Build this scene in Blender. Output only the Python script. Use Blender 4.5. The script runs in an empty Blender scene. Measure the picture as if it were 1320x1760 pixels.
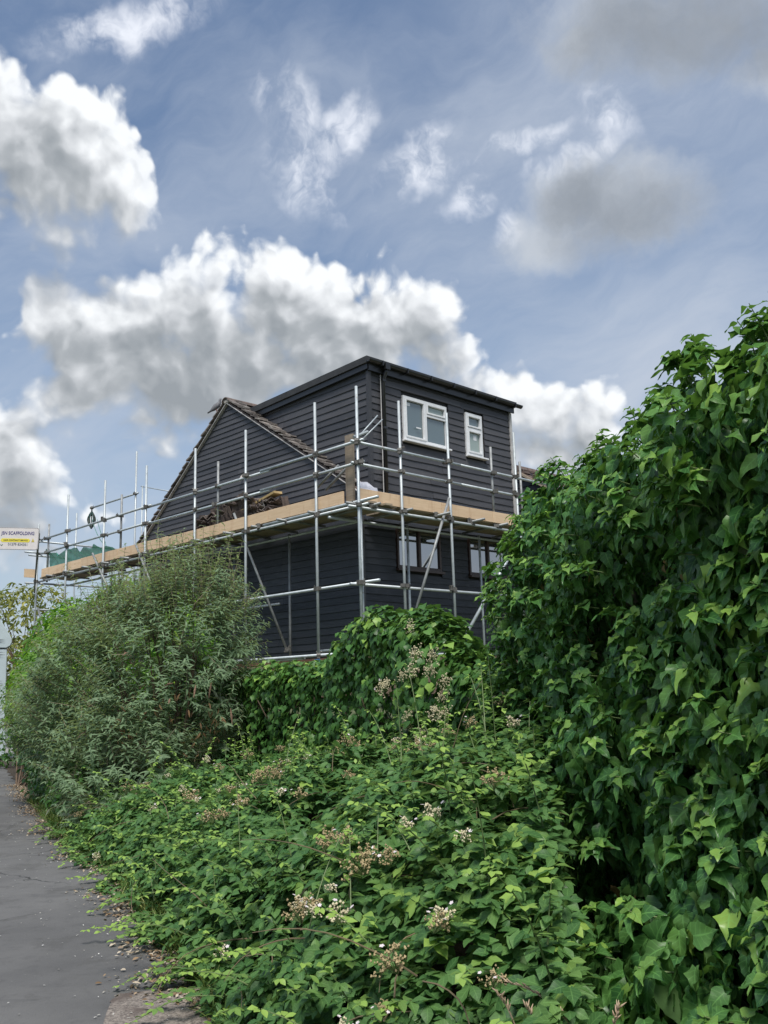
import bpy, math, random
import numpy as np
rnd = random.Random(7)
RS = np.random.RandomState(11)
C = bpy.context.scene.collection
sc = bpy.context.scene

# ------------------------------------------------------------------ camera
FPX = 1557.0
PIT, ROL = math.radians(10.87), math.radians(1.7)
EYE = np.array([0, 0, 1.6])
cF = np.array([0, math.cos(PIT), math.sin(PIT)])
cR0 = np.array([1.0, 0, 0]); cU0 = np.cross(cR0, cF)
cR = cR0 * math.cos(ROL) - cU0 * math.sin(ROL)
cU = cU0 * math.cos(ROL) + cR0 * math.sin(ROL)
cam = bpy.data.cameras.new('camera'); camo = bpy.data.objects.new('camera', cam); C.objects.link(camo)
from mathutils import Matrix, Vector
camo.matrix_world = Matrix(((cR[0], cU[0], -cF[0], 0), (cR[1], cU[1], -cF[1], 0), (cR[2], cU[2], -cF[2], 1.6), (0, 0, 0, 1)))
cam.sensor_fit = 'VERTICAL'; cam.sensor_height = 36.0; cam.lens = 36.0 * FPX / 1760.0
cam.clip_start = 0.05; cam.clip_end = 3000
sc.camera = camo
def ray(px, py): return cF * FPX + cR * (px - 660) - cU * (py - 880)
def azel(px, py):
    d = ray(px, py); d = d / np.linalg.norm(d)
    return math.atan2(d[0], d[1]), math.asin(d[2])

# ------------------------------------------------------------------ exposure
sc.view_settings.view_transform = 'Standard'; sc.view_settings.look = 'None'
sc.view_settings.gamma = 1.0; sc.view_settings.use_curve_mapping = False
sc.view_settings.exposure = 0.5
SUN_EL, SUN_AZ = math.radians(60), math.radians(180)   # azimuth clockwise from +Y

# ------------------------------------------------------------------ node helper
class NT:
    def __init__(s, tree): s.t = tree; s.n = tree.nodes; s.l = tree.links
    def node(s, kind, **kw):
        n = s.n.new(kind)
        for k, v in kw.items(): setattr(n, k, v)
        return n
    def put(s, sock, v):
        if v is None: return
        if isinstance(v, bpy.types.NodeSocket): s.l.new(v, sock)
        else: sock.default_value = v
    def m(s, op, a, b=None, c=None, clamp=False):
        n = s.n.new('ShaderNodeMath'); n.operation = op; n.use_clamp = clamp
        for i, v in enumerate((a, b, c)): s.put(n.inputs[i], v)
        return n.outputs[0]
    def vm(s, op, a, b=None):
        n = s.n.new('ShaderNodeVectorMath'); n.operation = op
        s.put(n.inputs[0], a)
        if op == 'SCALE': s.put(n.inputs['Scale'], b)
        else: s.put(n.inputs[1], b)
        return n.outputs[0]
    def comb(s, x, y, z):
        n = s.n.new('ShaderNodeCombineXYZ')
        for i, v in enumerate((x, y, z)): s.put(n.inputs[i], v)
        return n.outputs[0]
    def sep(s, v):
        n = s.n.new('ShaderNodeSeparateXYZ'); s.put(n.inputs[0], v); return n.outputs
    def noise(s, vec, scale, detail=4, rough=.5, dist=0, out='Fac'):
        n = s.n.new('ShaderNodeTexNoise'); s.put(n.inputs['Vector'], vec)
        n.inputs['Scale'].default_value = scale; n.inputs['Detail'].default_value = detail
        n.inputs['Roughness'].default_value = rough; n.inputs['Distortion'].default_value = dist
        return n.outputs[out]
    def smooth(s, v, a, b, lo=0., hi=1.):
        n = s.n.new('ShaderNodeMapRange'); n.interpolation_type = 'SMOOTHSTEP'
        s.put(n.inputs[0], v); n.inputs[1].default_value = a; n.inputs[2].default_value = b
        n.inputs[3].default_value = lo; n.inputs[4].default_value = hi
        return n.outputs[0]
    def lin(s, v, a, b, lo=0., hi=1.):
        n = s.n.new('ShaderNodeMapRange')
        s.put(n.inputs[0], v); n.inputs[1].default_value = a; n.inputs[2].default_value = b
        n.inputs[3].default_value = lo; n.inputs[4].default_value = hi
        return n.outputs[0]
    def mix(s, f, a, b, blend='MIX'):
        n = s.n.new('ShaderNodeMix'); n.data_type = 'RGBA'; n.blend_type = blend
        s.put(n.inputs[0], f)
        for i, v in ((6, a), (7, b)):
            if isinstance(v, (tuple, list)) and len(v) == 3: v = (*v, 1)
            s.put(n.inputs[i], v)
        return n.outputs[2]

# ------------------------------------------------------------------ world: Nishita sky with clouds by direction
w = bpy.data.worlds.new('World'); sc.world = w; w.use_nodes = True
wt = w.node_tree; wt.nodes.clear()
CUM = [  # cumulus masses: centre and radii as seen, turned into azimuth / elevation
 (-10,205,130,105),(80,265,130,115),(165,300,105,85),(215,350,60,50),(10,350,130,50),(120,385,110,34),
 (100,560,95,72),(215,600,130,110),(330,520,90,105),(400,640,140,110),(310,670,160,80),
 (470,510,85,90),(560,545,95,90),(640,560,90,90),(700,550,85,85),(740,600,80,60),(580,650,180,80),(240,720,130,50),(180,660,120,70),
 (-10,770,90,90),(40,850,90,60),(-10,910,150,60),(60,950,120,40),(40,640,85,22),
 (960,700,90,68),(880,690,95,60),(1000,740,60,60),(900,770,150,60),(820,660,60,40),
]
W = NT(wt)
tc = W.node('ShaderNodeTexCoord'); dx_, dy_, dz_ = W.sep(tc.outputs['Generated'])
az = W.m('ARCTAN2', dx_, dy_); el = W.m('ARCSINE', dz_)
P0 = W.comb(az, el, 0.0)
vw = W.vm('ADD', P0, W.vm('SCALE', W.vm('SUBTRACT', W.noise(P0, 7.0, 4, .55, out='Color'), (.5, .5, .5)), .065))
def blobs(v, gain=1.26):
    X, Y, _ = W.sep(v); acc = None
    for (px, py, rx, ry) in CUM:
        a, e = azel(px, py)
        rx_, ry_ = rx / 1500 * gain / max(.6, math.cos(e)), ry / 1500 * gain
        dx = W.m('MULTIPLY', W.m('SUBTRACT', X, a), 1 / rx_); dy = W.m('MULTIPLY', W.m('SUBTRACT', Y, e), 1 / ry_)
        dd = W.m('SQRT', W.m('MULTIPLY_ADD', dx, dx, W.m('MULTIPLY', dy, dy)))
        f = W.m('MULTIPLY', W.m('SUBTRACT', 1.0, dd), min(1.0, ry / 90))
        acc = f if acc is None else W.m('SMOOTH_MAX', acc, f, .12)
    return acc
# outside the frame the sky goes on with clouds of the same size, from noise
gen = W.lin(W.noise(P0, 2.2, 3, .5), .5, .68, -.6, .7)
outm = W.m('MAXIMUM', W.smooth(W.m('ABSOLUTE', az), .52, .75), W.smooth(el, .86, 1.0))
gen = W.m('ADD', gen, W.lin(outm, 0, 1, -2.0, 0))
m0 = W.m('SMOOTH_MAX', blobs(vw), gen, .1)
m2 = W.m('SMOOTH_MAX', blobs(W.vm('ADD', vw, (.004, .05, 0))), gen, .1)
def puff(v, sc_, det=2):
    n_ = W.node('ShaderNodeTexVoronoi'); n_.voronoi_dimensions = '2D'; n_.feature = 'SMOOTH_F1'
    W.put(n_.inputs['Vector'], v); n_.inputs['Scale'].default_value = sc_; n_.inputs['Smoothness'].default_value = .55
    n_.inputs['Detail'].default_value = det; n_.inputs['Roughness'].default_value = .5; n_.inputs['Lacunarity'].default_value = 2.3
    return W.m('SUBTRACT', .42, n_.outputs['Distance'])
def det(v): return W.m('ADD', W.m('MULTIPLY', puff(v, 14), .62), W.m('MULTIPLY', W.m('SUBTRACT', W.noise(v, 30, 4, .62), .5), .34))
d0 = det(vw); d1 = det(W.vm('ADD', vw, (.010, .016, 0)))
f0 = W.m('ADD', W.m('ADD', m0, d0), .02)
alpha = W.smooth(f0, -.02, .20)
over = W.smooth(m2, -.22, .60)
alpha = W.m('ADD', W.m('MULTIPLY', alpha, W.m('SUBTRACT', 1.0, over)), W.m('MULTIPLY', W.smooth(f0, -.05, .42), over))
bg0 = W.m('SUBTRACT', puff(vw, 5.0, 1), puff(W.vm('ADD', vw, (.02, .035, 0)), 5.0, 1))
relief = W.m('MULTIPLY', W.m('SUBTRACT', d0, d1), W.lin(over, 0, 1, 1.5, 1.3))
lit = W.m('SUBTRACT', 1.0, W.m('MULTIPLY', over, .80))
lit = W.m('SUBTRACT', lit, W.smooth(f0, .75, .1, 0, -.12))
lit = W.m('ADD', lit, relief)
lit = W.m('ADD', lit, W.m('MULTIPLY', bg0, .5))
lit = W.m('ADD', W.m('MULTIPLY', lit, .90), .07)
lit = W.m('ADD', lit, W.m('MULTIPLY', W.m('SUBTRACT', W.noise(P0, 5, 5, .55), .5), 1.0), clamp=True)
cr = W.node('ShaderNodeValToRGB'); W.put(cr.inputs[0], lit)
els = cr.color_ramp.elements
els[0].position = 0; els[0].color = (.235, .258, .282, 1)
els[1].position = 1; els[1].color = (.70, .72, .74, 1)
for p_, c_ in ((.3, (.31, .332, .355, 1)), (.62, (.47, .49, .515, 1))):
    q = els.new(p_); q.color = c_
cumcol = W.vm('SCALE', cr.outputs[0], 10.0)
sky = W.node('ShaderNodeTexSky'); sky.sky_type = 'NISHITA'; sky.sun_disc = False
sky.sun_elevation = SUN_EL; sky.sun_rotation = SUN_AZ; sky.air_density = 1.15; sky.dust_density = 1.6; sky.ozone_density = 1.6
skyc = W.mix(1.0, sky.outputs[0], (.70, .80, .88, 1), 'MULTIPLY')
# high thin veil, streaked
vw_ = W.vm('ADD', P0, W.vm('SCALE', W.vm('SUBTRACT', W.noise(P0, 3.5, 4, .6, out='Color'), (.5, .5, .5)), .16))
az2, el2, _q = W.sep(vw_)
vv = W.comb(W.m('ADD', W.m('MULTIPLY', az2, 1.2), W.m('MULTIPLY', el2, -.6)), W.m('ADD', W.m('MULTIPLY', el2, 2.6), W.m('MULTIPLY', az2, -.5)), 3.3)
veil = W.smooth(W.noise(vv, 2.4, 9, .60, 0), .30, .80)
ax0, ex0 = azel(1080, 430)
rightm = W.smooth(W.m('ADD', az, W.m('MULTIPLY', W.m('SUBTRACT', W.noise(P0, 3, 3), .5), .35)), -.25, .35)
veil = W.m('ADD', W.m('MULTIPLY', veil, .58), W.m('MULTIPLY', rightm, .26))
veil = W.m('ADD', veil, W.smooth(el, .50, .0, .04, .5), clamp=True)
skyc = W.mix(veil, skyc, (3.9, 4.35, 5.1, 1))
# small bright wisps and soft grey patches
def soft(cxs, amp, nsc, lo, hi, warp):
    acc = None
    n_ = W.vm('ADD', P0, W.vm('SCALE', W.vm('SUBTRACT', W.noise(P0, 6, 5, .6, out='Color'), (.5, .5, .5)), warp))
    x_, y_, _z = W.sep(n_)
    for (px, py, rx, ry, rot) in cxs:
        a, e = azel(px, py)
        ddx = W.m('SUBTRACT', x_, a); ddy = W.m('SUBTRACT', y_, e)
        cr_, sr_ = math.cos(rot), math.sin(rot)
        u_ = W.m('MULTIPLY', W.m('ADD', W.m('MULTIPLY', ddx, cr_), W.m('MULTIPLY', ddy, sr_)), 1500 / rx)
        v_ = W.m('MULTIPLY', W.m('SUBTRACT', W.m('MULTIPLY', ddy, cr_), W.m('MULTIPLY', ddx, sr_)), 1500 / ry)
        f = W.m('SUBTRACT', 1.0, W.m('ADD', W.m('MULTIPLY', u_, u_), W.m('MULTIPLY', v_, v_)))
        acc = f if acc is None else W.m('MAXIMUM', acc, f)
    acc = W.m('MAXIMUM', acc, -1.0)
    acc = W.m('ADD', acc, W.m('MULTIPLY', W.m('SUBTRACT', W.noise(n_, nsc, 8, .66), .5), amp))
    return W.smooth(acc, lo, hi)
wm = soft([(500, 185, 100, 60, -.9), (520, 285, 100, 60, -.5), (590, 235, 90, 40, .5), (720, 290, 110, 45, .3), (815, 325, 70, 30, .3),
         (985, 268, 120, 30, .15), (1050, 190, 70, 40, -.9), (880, 250, 150, 24, .2), (870, 385, 40, 40, 0), (200, 40, 200, 40, .35)],
         .9, 9, -.1, 1.1, .10)
wr = W.noise(W.vm('ADD', P0, W.vm('SCALE', W.vm('SUBTRACT', W.noise(P0, 8, 4, .6, out='Color'), (.5, .5, .5)), .11)), 11, 5, .62)
wisp = W.m('MULTIPLY', wm, W.smooth(wr, .40, .68))
skyc = W.mix(W.m('MULTIPLY', wisp, .8), skyc, (7.6, 7.8, 8.3, 1))
grey1 = soft([(1085, 350, 165, 85, 0), (985, 330, 110, 65, .5), (930, 400, 110, 60, 0), (1180, 30, 300, 95, -.15), (1290, 90, 100, 70, 0), (1000, 60, 90, 50, 0)], 2.0, 6, -.1, 1.15, .10)
gd = soft([(1110, 365, 150, 60, 0), (1010, 330, 80, 50, 0), (1180, 40, 260, 80, -.1)], 2.4, 7, -.7, 1.3, .10)
greyc = W.mix(gd, (4.2, 4.5, 4.9, 1), (2.15, 2.35, 2.6, 1))
skyc = W.mix(W.m('MULTIPLY', grey1, .85), skyc, greyc)
fin = W.mix(alpha, skyc, cumcol)
bg = W.node('ShaderNodeBackground'); bg.inputs[1].default_value = 0.1
W.put(bg.inputs[0], fin)
wo = W.node('ShaderNodeOutputWorld'); wt.links.new(bg.outputs[0], wo.inputs[0])
w.cycles.sampling_method = 'MANUAL'; w.cycles.sample_map_resolution = 512

# ------------------------------------------------------------------ sun
sl = bpy.data.lights.new('sun', 'SUN'); sl.energy = 3.2; sl.angle = math.radians(22); sl.color = (1, .96, .9)
so = bpy.data.objects.new('sun', sl); C.objects.link(so)
sd = Vector((math.sin(SUN_AZ) * math.cos(SUN_EL), math.cos(SUN_AZ) * math.cos(SUN_EL), math.sin(SUN_EL)))
so.rotation_euler = sd.to_track_quat('Z', 'Y').to_euler()

# ================================================================== materials
MATS = {}
def pmat(name, col, rough=.6, metal=0, spec=.5):
    m = bpy.data.materials.new(name); m.use_nodes = True
    n = NT(m.node_tree); b = m.node_tree.nodes['Principled BSDF']
    b.inputs['Base Color'].default_value = (*col, 1); b.inputs['Roughness'].default_value = rough
    b.inputs['Metallic'].default_value = metal; b.inputs['Specular IOR Level'].default_value = spec
    MATS[name] = m
    return m, n, b
def objrand(n): return n.node('ShaderNodeObjectInfo').outputs['Random']
def pos(n): return n.node('ShaderNodeNewGeometry').outputs['Position']
def bump(n, b, h, s=.3, d=.01):
    bn = n.node('ShaderNodeBump'); bn.inputs['Strength'].default_value = s; bn.inputs['Distance'].default_value = d
    n.put(bn.inputs['Height'], h); n.l.new(bn.outputs[0], b.inputs['Normal'])

# ------------------------------------------------------------------ house frame: a runs along the front wall, b along the side wall
K = 16.3 / 19.0
def _yaw():
    l = ray(-890, 1225); r = ray(2280, 1131)
    al = math.atan2(-l[0], l[1]); ar = math.atan2(r[0], r[1]); e = (math.pi / 2 - al - ar) / 2
    return al + e, ar + e
AL, AR = _yaw()
AX = np.array([math.sin(AR), math.cos(AR), 0]); BX = np.array([-math.sin(AL), math.cos(AL), 0])
_g = ray(625, 1000); C0 = np.array([_g[0] / _g[1] * 19.0, 19.0, 0])
def H(a, b, z):
    P = C0 + a * AX + b * BX + np.array([0, 0, z])
    return EYE + K * (P - EYE)
def HZ(z): return 1.6 + K * (z - 1.6)
def onA(px, py, a0):
    d = ray(px, py); t = (a0 - (EYE - C0) @ AX) / (d @ AX); q = EYE + t * d - C0
    return (q @ AX, q @ BX, (EYE + t * d)[2])
def onB(px, py, b0):
    d = ray(px, py); t = (b0 - (EYE - C0) @ BX) / (d @ BX); q = EYE + t * d - C0
    return (q @ AX, q @ BX, (EYE + t * d)[2])

# ------------------------------------------------------------------ mesh builder
class MB:
    def __init__(s): s.v = []; s.f = []
    def add(s, vs, fs):
        k = len(s.v); s.v += [tuple(float(x) for x in p) for p in vs]; s.f += [tuple(i + k for i in f) for f in fs]; return s
    def hexa(s, p):  # bottom 4 (ccw), top 4
        return s.add(p, [(3, 2, 1, 0), (4, 5, 6, 7), (0, 1, 5, 4), (1, 2, 6, 5), (2, 3, 7, 6), (3, 0, 4, 7)])
    def boxH(s, a0, a1, b0, b1, z0, z1):
        return s.hexa([H(a0, b0, z0), H(a1, b0, z0), H(a1, b1, z0), H(a0, b1, z0), H(a0, b0, z1), H(a1, b0, z1), H(a1, b1, z1), H(a0, b1, z1)])
    def box(s, x0, x1, y0, y1, z0, z1):
        return s.hexa([(x0, y0, z0), (x1, y0, z0), (x1, y1, z0), (x0, y1, z0), (x0, y0, z1), (x1, y0, z1), (x1, y1, z1), (x0, y1, z1)])
    def tube(s, pts, r, n=8, cap=True):
        pts = [np.array(p, float) for p in pts]; rs = r if isinstance(r, (list, tuple)) else [r] * len(pts)
        k = len(s.v); prev = None
        for i, p in enumerate(pts):
            d = pts[min(i + 1, len(pts) - 1)] - pts[max(i - 1, 0)]; d = d / (np.linalg.norm(d) + 1e-9)
            if prev is None: u = np.cross(d, [0, 0, 1.] if abs(d[2]) < .9 else [1., 0, 0])
            else: u = prev - (prev @ d) * d
            u = u / (np.linalg.norm(u) + 1e-9); prev = u; v = np.cross(d, u)
            for j in range(n):
                t = 2 * math.pi * j / n; s.v.append(tuple(p + rs[i] * (u * math.cos(t) + v * math.sin(t))))
        for i in range(len(pts) - 1):
            for j in range(n):
                a_ = k + i * n + j; b_ = k + i * n + (j + 1) % n
                s.f.append((a_, b_, b_ + n, a_ + n))
        if cap:
            s.f.append(tuple(k + j for j in range(n))[::-1]); s.f.append(tuple(k + (len(pts) - 1) * n + j for j in range(n)))
        return s
    def mesh(s, name, mat, smooth=False, off=(0, 0, 0)):
        me = bpy.data.meshes.new(name)
        o = np.array(off, float)
        me.from_pydata([tuple(np.array(p) - o) for p in s.v], [], s.f)
        import bmesh
        bm = bmesh.new(); bm.from_mesh(me); bmesh.ops.recalc_face_normals(bm, faces=bm.faces); bm.to_mesh(me); bm.free()
        if smooth:
            me.polygons.foreach_set('use_smooth', [True] * len(me.polygons))
        if mat: me.materials.append(mat)
        return me
    def obj(s, name, mat, parent=None, smooth=False, bevel=0):
        off = np.array(parent.matrix_world.translation) if parent is not None else (0, 0, 0)
        if parent is not None and getattr(s, 'raw', False): off = (0, 0, 0)
        me = s.mesh(name, mat, smooth, off)
        o = bpy.data.objects.new(name, me); C.objects.link(o)
        if parent is not None: o.parent = parent
        if bevel:
            md = o.modifiers.new('bevel', 'BEVEL'); md.width = bevel; md.segments = 1; md.limit_method = 'ANGLE'
        return o
def empty(name, loc, label, cat, group=None):
    o = bpy.data.objects.new(name, None); C.objects.link(o); o.location = tuple(float(x) for x in loc)
    o.matrix_world = Matrix.Translation(o.location)
    o['label'] = label; o['category'] = cat
    if group: o['group'] = group
    return o
def tag(o, label=None, cat=None, group=None, kind=None):
    for k_, v_ in (('label', label), ('category', cat), ('group', group), ('kind', kind)):
        if v_: o[k_] = v_
    return o
SUBOFF = {}
def sub(name, parent):   # an empty part with no offset from its thing
    o = bpy.data.objects.new(name, None); C.objects.link(o); o.parent = parent
    o.matrix_world = parent.matrix_world.copy(); o.matrix_parent_inverse = Matrix()
    o.location = (0, 0, 0)
    return o
def finish(mb, name, mat, root, parent=None, **kw):   # mesh in world coords, under parent (an un-offset descendant of root)
    me = mb.mesh(name, mat, kw.get('smooth', False), np.array(root.location))
    o = bpy.data.objects.new(name, me); C.objects.link(o); o.parent = parent or root
    if kw.get('bevel'):
        md = o.modifiers.new('bevel', 'BEVEL'); md.width = kw['bevel']; md.segments = 1; md.limit_method = 'ANGLE'
    return o

# ------------------------------------------------------------------ materials, continued
def m_board(name='black_stained_board', c0=(.020, .022, .028), c1=(.074, .073, .079)):
    m, n, b = pmat(name, (.03, .032, .037), .55)
    r = objrand(n); P = pos(n)
    st = n.noise(n.vm('MULTIPLY', P, (1.2, 1.2, 14)), 3, 6, .65)
    bl = n.noise(P, 1.7, 5, .6)
    f = n.m('ADD', n.m('MULTIPLY', r, .55), n.m('MULTIPLY', bl, .5))
    c = n.mix(f, c0, c1)
    dust = n.smooth(n.noise(n.vm('MULTIPLY', P, (2, 2, 5)), 4, 8, .7), .56, .78)
    c = n.mix(n.m('MULTIPLY', dust, .5), c, (.15, .145, .145))
    n.put(b.inputs['Base Color'], c); n.put(b.inputs['Roughness'], n.lin(st, .3, .7, .42, .7))
    bump(n, b, st, .35, .006); return m
def m_wood(name, c0, c1, dark, sc_=1):
    m, n, b = pmat(name, c0, .75)
    P = n.node('ShaderNodeTexCoord').outputs['Object']; r = objrand(n)
    g_ = n.noise(n.vm('MULTIPLY', n.vm('ADD', P, n.comb(n.m('MULTIPLY', r, 30), 0, 0)), (.8, .8, 12)), 3 * sc_, 7, .6, .6)
    c = n.mix(n.lin(g_, .3, .7), c0, c1)
    st = n.smooth(n.noise(n.vm('MULTIPLY', P, (2.6, 2.6, .5)), 2.2 * sc_, 5, .65), .52, .72)
    c = n.mix(n.m('MULTIPLY', st, .55), c, dark)
    kn = n.node('ShaderNodeTexVoronoi'); n.put(kn.inputs['Vector'], n.vm('MULTIPLY', P, (1, 1, 2.5))); kn.inputs['Scale'].default_value = 2.4
    c = n.mix(n.smooth(kn.outputs['Distance'], .1, .04), c, dark)
    c = n.mix(n.m('MULTIPLY', r, .3), c, (c0[0] * .62, c0[1] * .55, c0[2] * .5))
    n.put(b.inputs['Base Color'], c); bump(n, b, g_, .2, .003); return m
def m_metal():
    m, n, b = pmat('galvanised_steel', (.5, .54, .56), .42, .35)
    P = pos(n); r = objrand(n)
    f = n.noise(P, 9, 6, .7)
    c = n.mix(n.lin(f, .3, .7), (.33, .37, .39), (.50, .55, .57))
    c = n.mix(n.m('MULTIPLY', r, .6), c, (.36, .38, .38))
    c = n.mix(n.smooth(n.noise(P, 5, 6, .7), .62, .74), c, (.25, .19, .14))
    n.put(b.inputs['Base Color'], c); n.put(b.inputs['Roughness'], n.lin(f, .3, .7, .35, .6)); return m
def m_tile():
    m, n, b = pmat('old_clay_tile', (.13, .09, .075), .85)
    P = pos(n); r = objrand(n)
    f = n.noise(P, 14, 7, .7)
    c = n.mix(n.lin(f, .3, .7), (.07, .055, .05), (.20, .14, .115))
    c = n.mix(n.m('MULTIPLY', r, .5), c, (.10, .085, .08))
    c = n.mix(n.smooth(n.noise(P, 5, 5, .7), .58, .72), c, (.30, .28, .25))
    n.put(b.inputs['Base Color'], c); bump(n, b, f, .6, .01); return m
def m_brick():
    m, n, b = pmat('brown_brick', (.25, .12, .08), .9)
    tx = n.node('ShaderNodeTexCoord'); P = pos(n); r = objrand(n)
    f = n.noise(P, 30, 5, .7)
    c = n.mix(r, (.20, .085, .055), (.33, .17, .11)); c = n.mix(n.m('MULTIPLY', f, .6), c, (.12, .08, .06))
    n.put(b.inputs['Base Color'], c); bump(n, b, f, .5, .005); return m
def simple(name, col, rough=.6, metal=0, var=.25, sc_=6, spec=.5, bmp=.15):
    m, n, b = pmat(name, col, rough, metal, spec)
    P = pos(n); f = n.noise(P, sc_, 6, .65)
    c = n.mix(n.lin(f, .3, .7), tuple(x * (1 - var) for x in col), tuple(min(1, x * (1 + var)) for x in col))
    n.put(b.inputs['Base Color'], c)
    if bmp: bump(n, b, f, bmp, .004)
    return m
BOARD = m_board(); LOWBOARD = m_board('lower_black_board', (.010, .013, .019), (.040, .044, .054)); METAL = m_metal(); TILE = m_tile(); BRICK = m_brick()
VTILE, _n, _b = pmat('weathered_verge_tile', (.15, .13, .12), .9)
_f = _n.noise(pos(_n), 9, 7, .7); _c = _n.mix(objrand(_n), (.07, .06, .055), (.22, .19, .17)); _c = _n.mix(_n.smooth(_f, .52, .7), _c, (.34, .33, .30)); _n.put(_b.inputs['Base Color'], _c); bump(_n, _b, _f, .6, .01)
OLDMETAL = simple('weathered_steel', (.25, .26, .26), .55, .3, .35, 8)
NEWWOOD = m_wood('new_pine_board', (.60, .43, .27), (.74, .56, .38), (.42, .25, .14))
DECKWOOD = m_wood('used_scaffold_board', (.27, .215, .155), (.38, .31, .22), (.12, .09, .06))
GREYWOOD = m_wood('weathered_board', (.22, .18, .135), (.34, .28, .21), (.12, .09, .07))
RUST = simple('rusty_coupler', (.13, .125, .115), .6, .5, .5, 30)
BACKING = simple('black_backing', (.018, .019, .022), .8)
PVCW = simple('white_upvc', (.68, .69, .70), .35, 0, .06, 8)
PVCB = simple('black_upvc', (.018, .019, .021), .3, 0, .2, 8, bmp=.02)
BROWNF = simple('brown_window_frame', (.055, .035, .03), .4, 0, .2)
MORTAR = simple('mortar', (.38, .35, .31), .9, 0, .3, 20)
BITUMEN = simple('bitumen_felt', (.03, .031, .033), .7, 0, .3)
PALE = simple('pale_grey_strip', (.42, .41, .40), .7, 0, .25)
def m_glass(name, tint, ior):
    m, n, b = pmat(name, tint, .03); b.inputs['IOR'].default_value = ior; b.inputs['Specular IOR Level'].default_value = .5
    f = n.noise(pos(n), 1.4, 2, .5); bump(n, b, f, .02, .02); return m
GLASS = m_glass('window_glass', (.10, .14, .155), 2.0)
GLASSF = m_glass('frosted_glass', (.26, .32, .30), 1.8)
GLASSD = m_glass('dark_window_glass', (.02, .025, .027), 4.5)
PLY = simple('pale_plastic', (.62, .62, .68), .45, 0, .2, 14)

# ================================================================== ground, path
def sheet(name, pts, z, mat, kind='structure', label=None, parent=None):
    me = bpy.data.meshes.new(name); me.from_pydata([(float(p[0]), float(p[1]), z) for p in pts], [], [tuple(range(len(pts)))])
    me.materials.append(mat); o = bpy.data.objects.new(name, me); C.objects.link(o)
    o['kind'] = kind; return o
def m_ground():
    m, n, b = pmat('grassy_ground', (.06, .08, .03), .95)
    P = pos(n); f = n.noise(P, 3, 8, .7)
    c = n.mix(n.lin(f, .35, .65), (.05, .07, .025), (.12, .13, .06))
    n.put(b.inputs['Base Color'], c); bump(n, b, f, .8, .05); return m
def m_soil():
    m, n, b = pmat('dark_soil', (.04, .03, .02), .95)
    P = pos(n); f = n.noise(P, 9, 8, .7)
    c = n.mix(n.lin(f, .35, .65), (.02, .016, .011), (.07, .052, .035))
    n.put(b.inputs['Base Color'], c); bump(n, b, f, .9, .04); return m
def m_asphalt():
    m, n, b = pmat('asphalt', (.07, .07, .072), .85)
    P = pos(n)
    fine = n.noise(P, 140, 3, .7); mid = n.noise(P, 7, 7, .65); big = n.noise(P, .8, 4, .55)
    c = n.mix(n.lin(big, .35, .65), (.082, .081, .081), (.128, .126, .123))
    c = n.mix(n.m('MULTIPLY', n.smooth(mid, .5, .75), .5), c, (.058, .057, .058))
    c = n.mix(n.m('MULTIPLY', n.smooth(fine, .55, .8), .5), c, (.19, .185, .18))
    # old hairline joints and damp streaks across
    wv = n.noise(n.vm('MULTIPLY', P, (.7, 2.2, 1)), 1.3, 5, .6, 1.0)
    c = n.mix(n.m('MULTIPLY', n.smooth(wv, .56, .68), .4), c, (.05, .05, .052))
    ck = n.node('ShaderNodeTexVoronoi'); ck.feature = 'DISTANCE_TO_EDGE'; n.put(ck.inputs['Vector'], n.vm('ADD', P, n.vm('SCALE', n.noise(P, 3, 5, .6, out='Color'), .5))); ck.inputs['Scale'].default_value = .55
    c = n.mix(n.m('MULTIPLY', n.smooth(ck.outputs['Distance'], .012, .003), n.smooth(n.noise(P, .7, 3), .45, .6)), c, (.03, .03, .03))
    c = n.mix(n.m('MULTIPLY', n.smooth(n.noise(P, 26, 5, .75), .55, .8), .55), c, (.045, .044, .044))
    st_ = n.smooth(n.noise(P, 1.9, 6, .7), .53, .62); c = n.mix(n.m('MULTIPLY', st_, .35), c, (.052, .05, .047))
    sp = n.node('ShaderNodeTexVoronoi'); n.put(sp.inputs['Vector'], P); sp.inputs['Scale'].default_value = 9; sp.inputs['Randomness'].default_value = 1
    dot = n.m('MULTIPLY', n.smooth(sp.outputs['Distance'], .05, .035), n.smooth(n.sep(sp.outputs['Color'])[0], .75, .8))
    c = n.mix(dot, c, (.42, .41, .39))
    n.put(b.inputs['Base Color'], c); bump(n, b, n.m('ADD', fine, mid), .5, .006); return m
def m_patch():
    m, n, b = pmat('gravelly_patch', (.14, .12, .1), .9)
    P = pos(n); v = n.node('ShaderNodeTexVoronoi'); n.put(v.inputs['Vector'], P); v.inputs['Scale'].default_value = 85
    r_, g_, b_ = n.sep(v.outputs['Color'])
    c = n.mix(r_, (.10, .085, .075), (.26, .225, .195)); c = n.mix(n.smooth(n.noise(P, 5, 6), .5, .7), c, (.09, .07, .06))
    n.put(b.inputs['Base Color'], c); bump(n, b, v.outputs['Distance'], .7, .006); return m
sheet('ground', [(-900, -300), (900, -300), (900, 1500), (-900, 1500)], -.012, m_ground())
EDGE = [(-.20, 2.2), (-.62, 3.9), (-1.01, 4.95), (-1.72, 6.48), (-2.7, 8.74), (-3.92, 10.9), (-5.67, 14.47), (-9.04, 21.6), (-11.5, 26.0)]
def edge_x(y):
    ys = [p[1] for p in EDGE]; return float(np.interp(y, ys, [p[0] for p in EDGE]))
ped = [(edge_x(y) + .35 + .05 * math.sin(y * 5), y) for y in np.linspace(-4, 25, 60)]
ped[0] = (1.2, -4)
sheet('path', ped + [(-19, 27), (-9, 8), (-6, -4)], -.004, m_asphalt())
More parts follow.
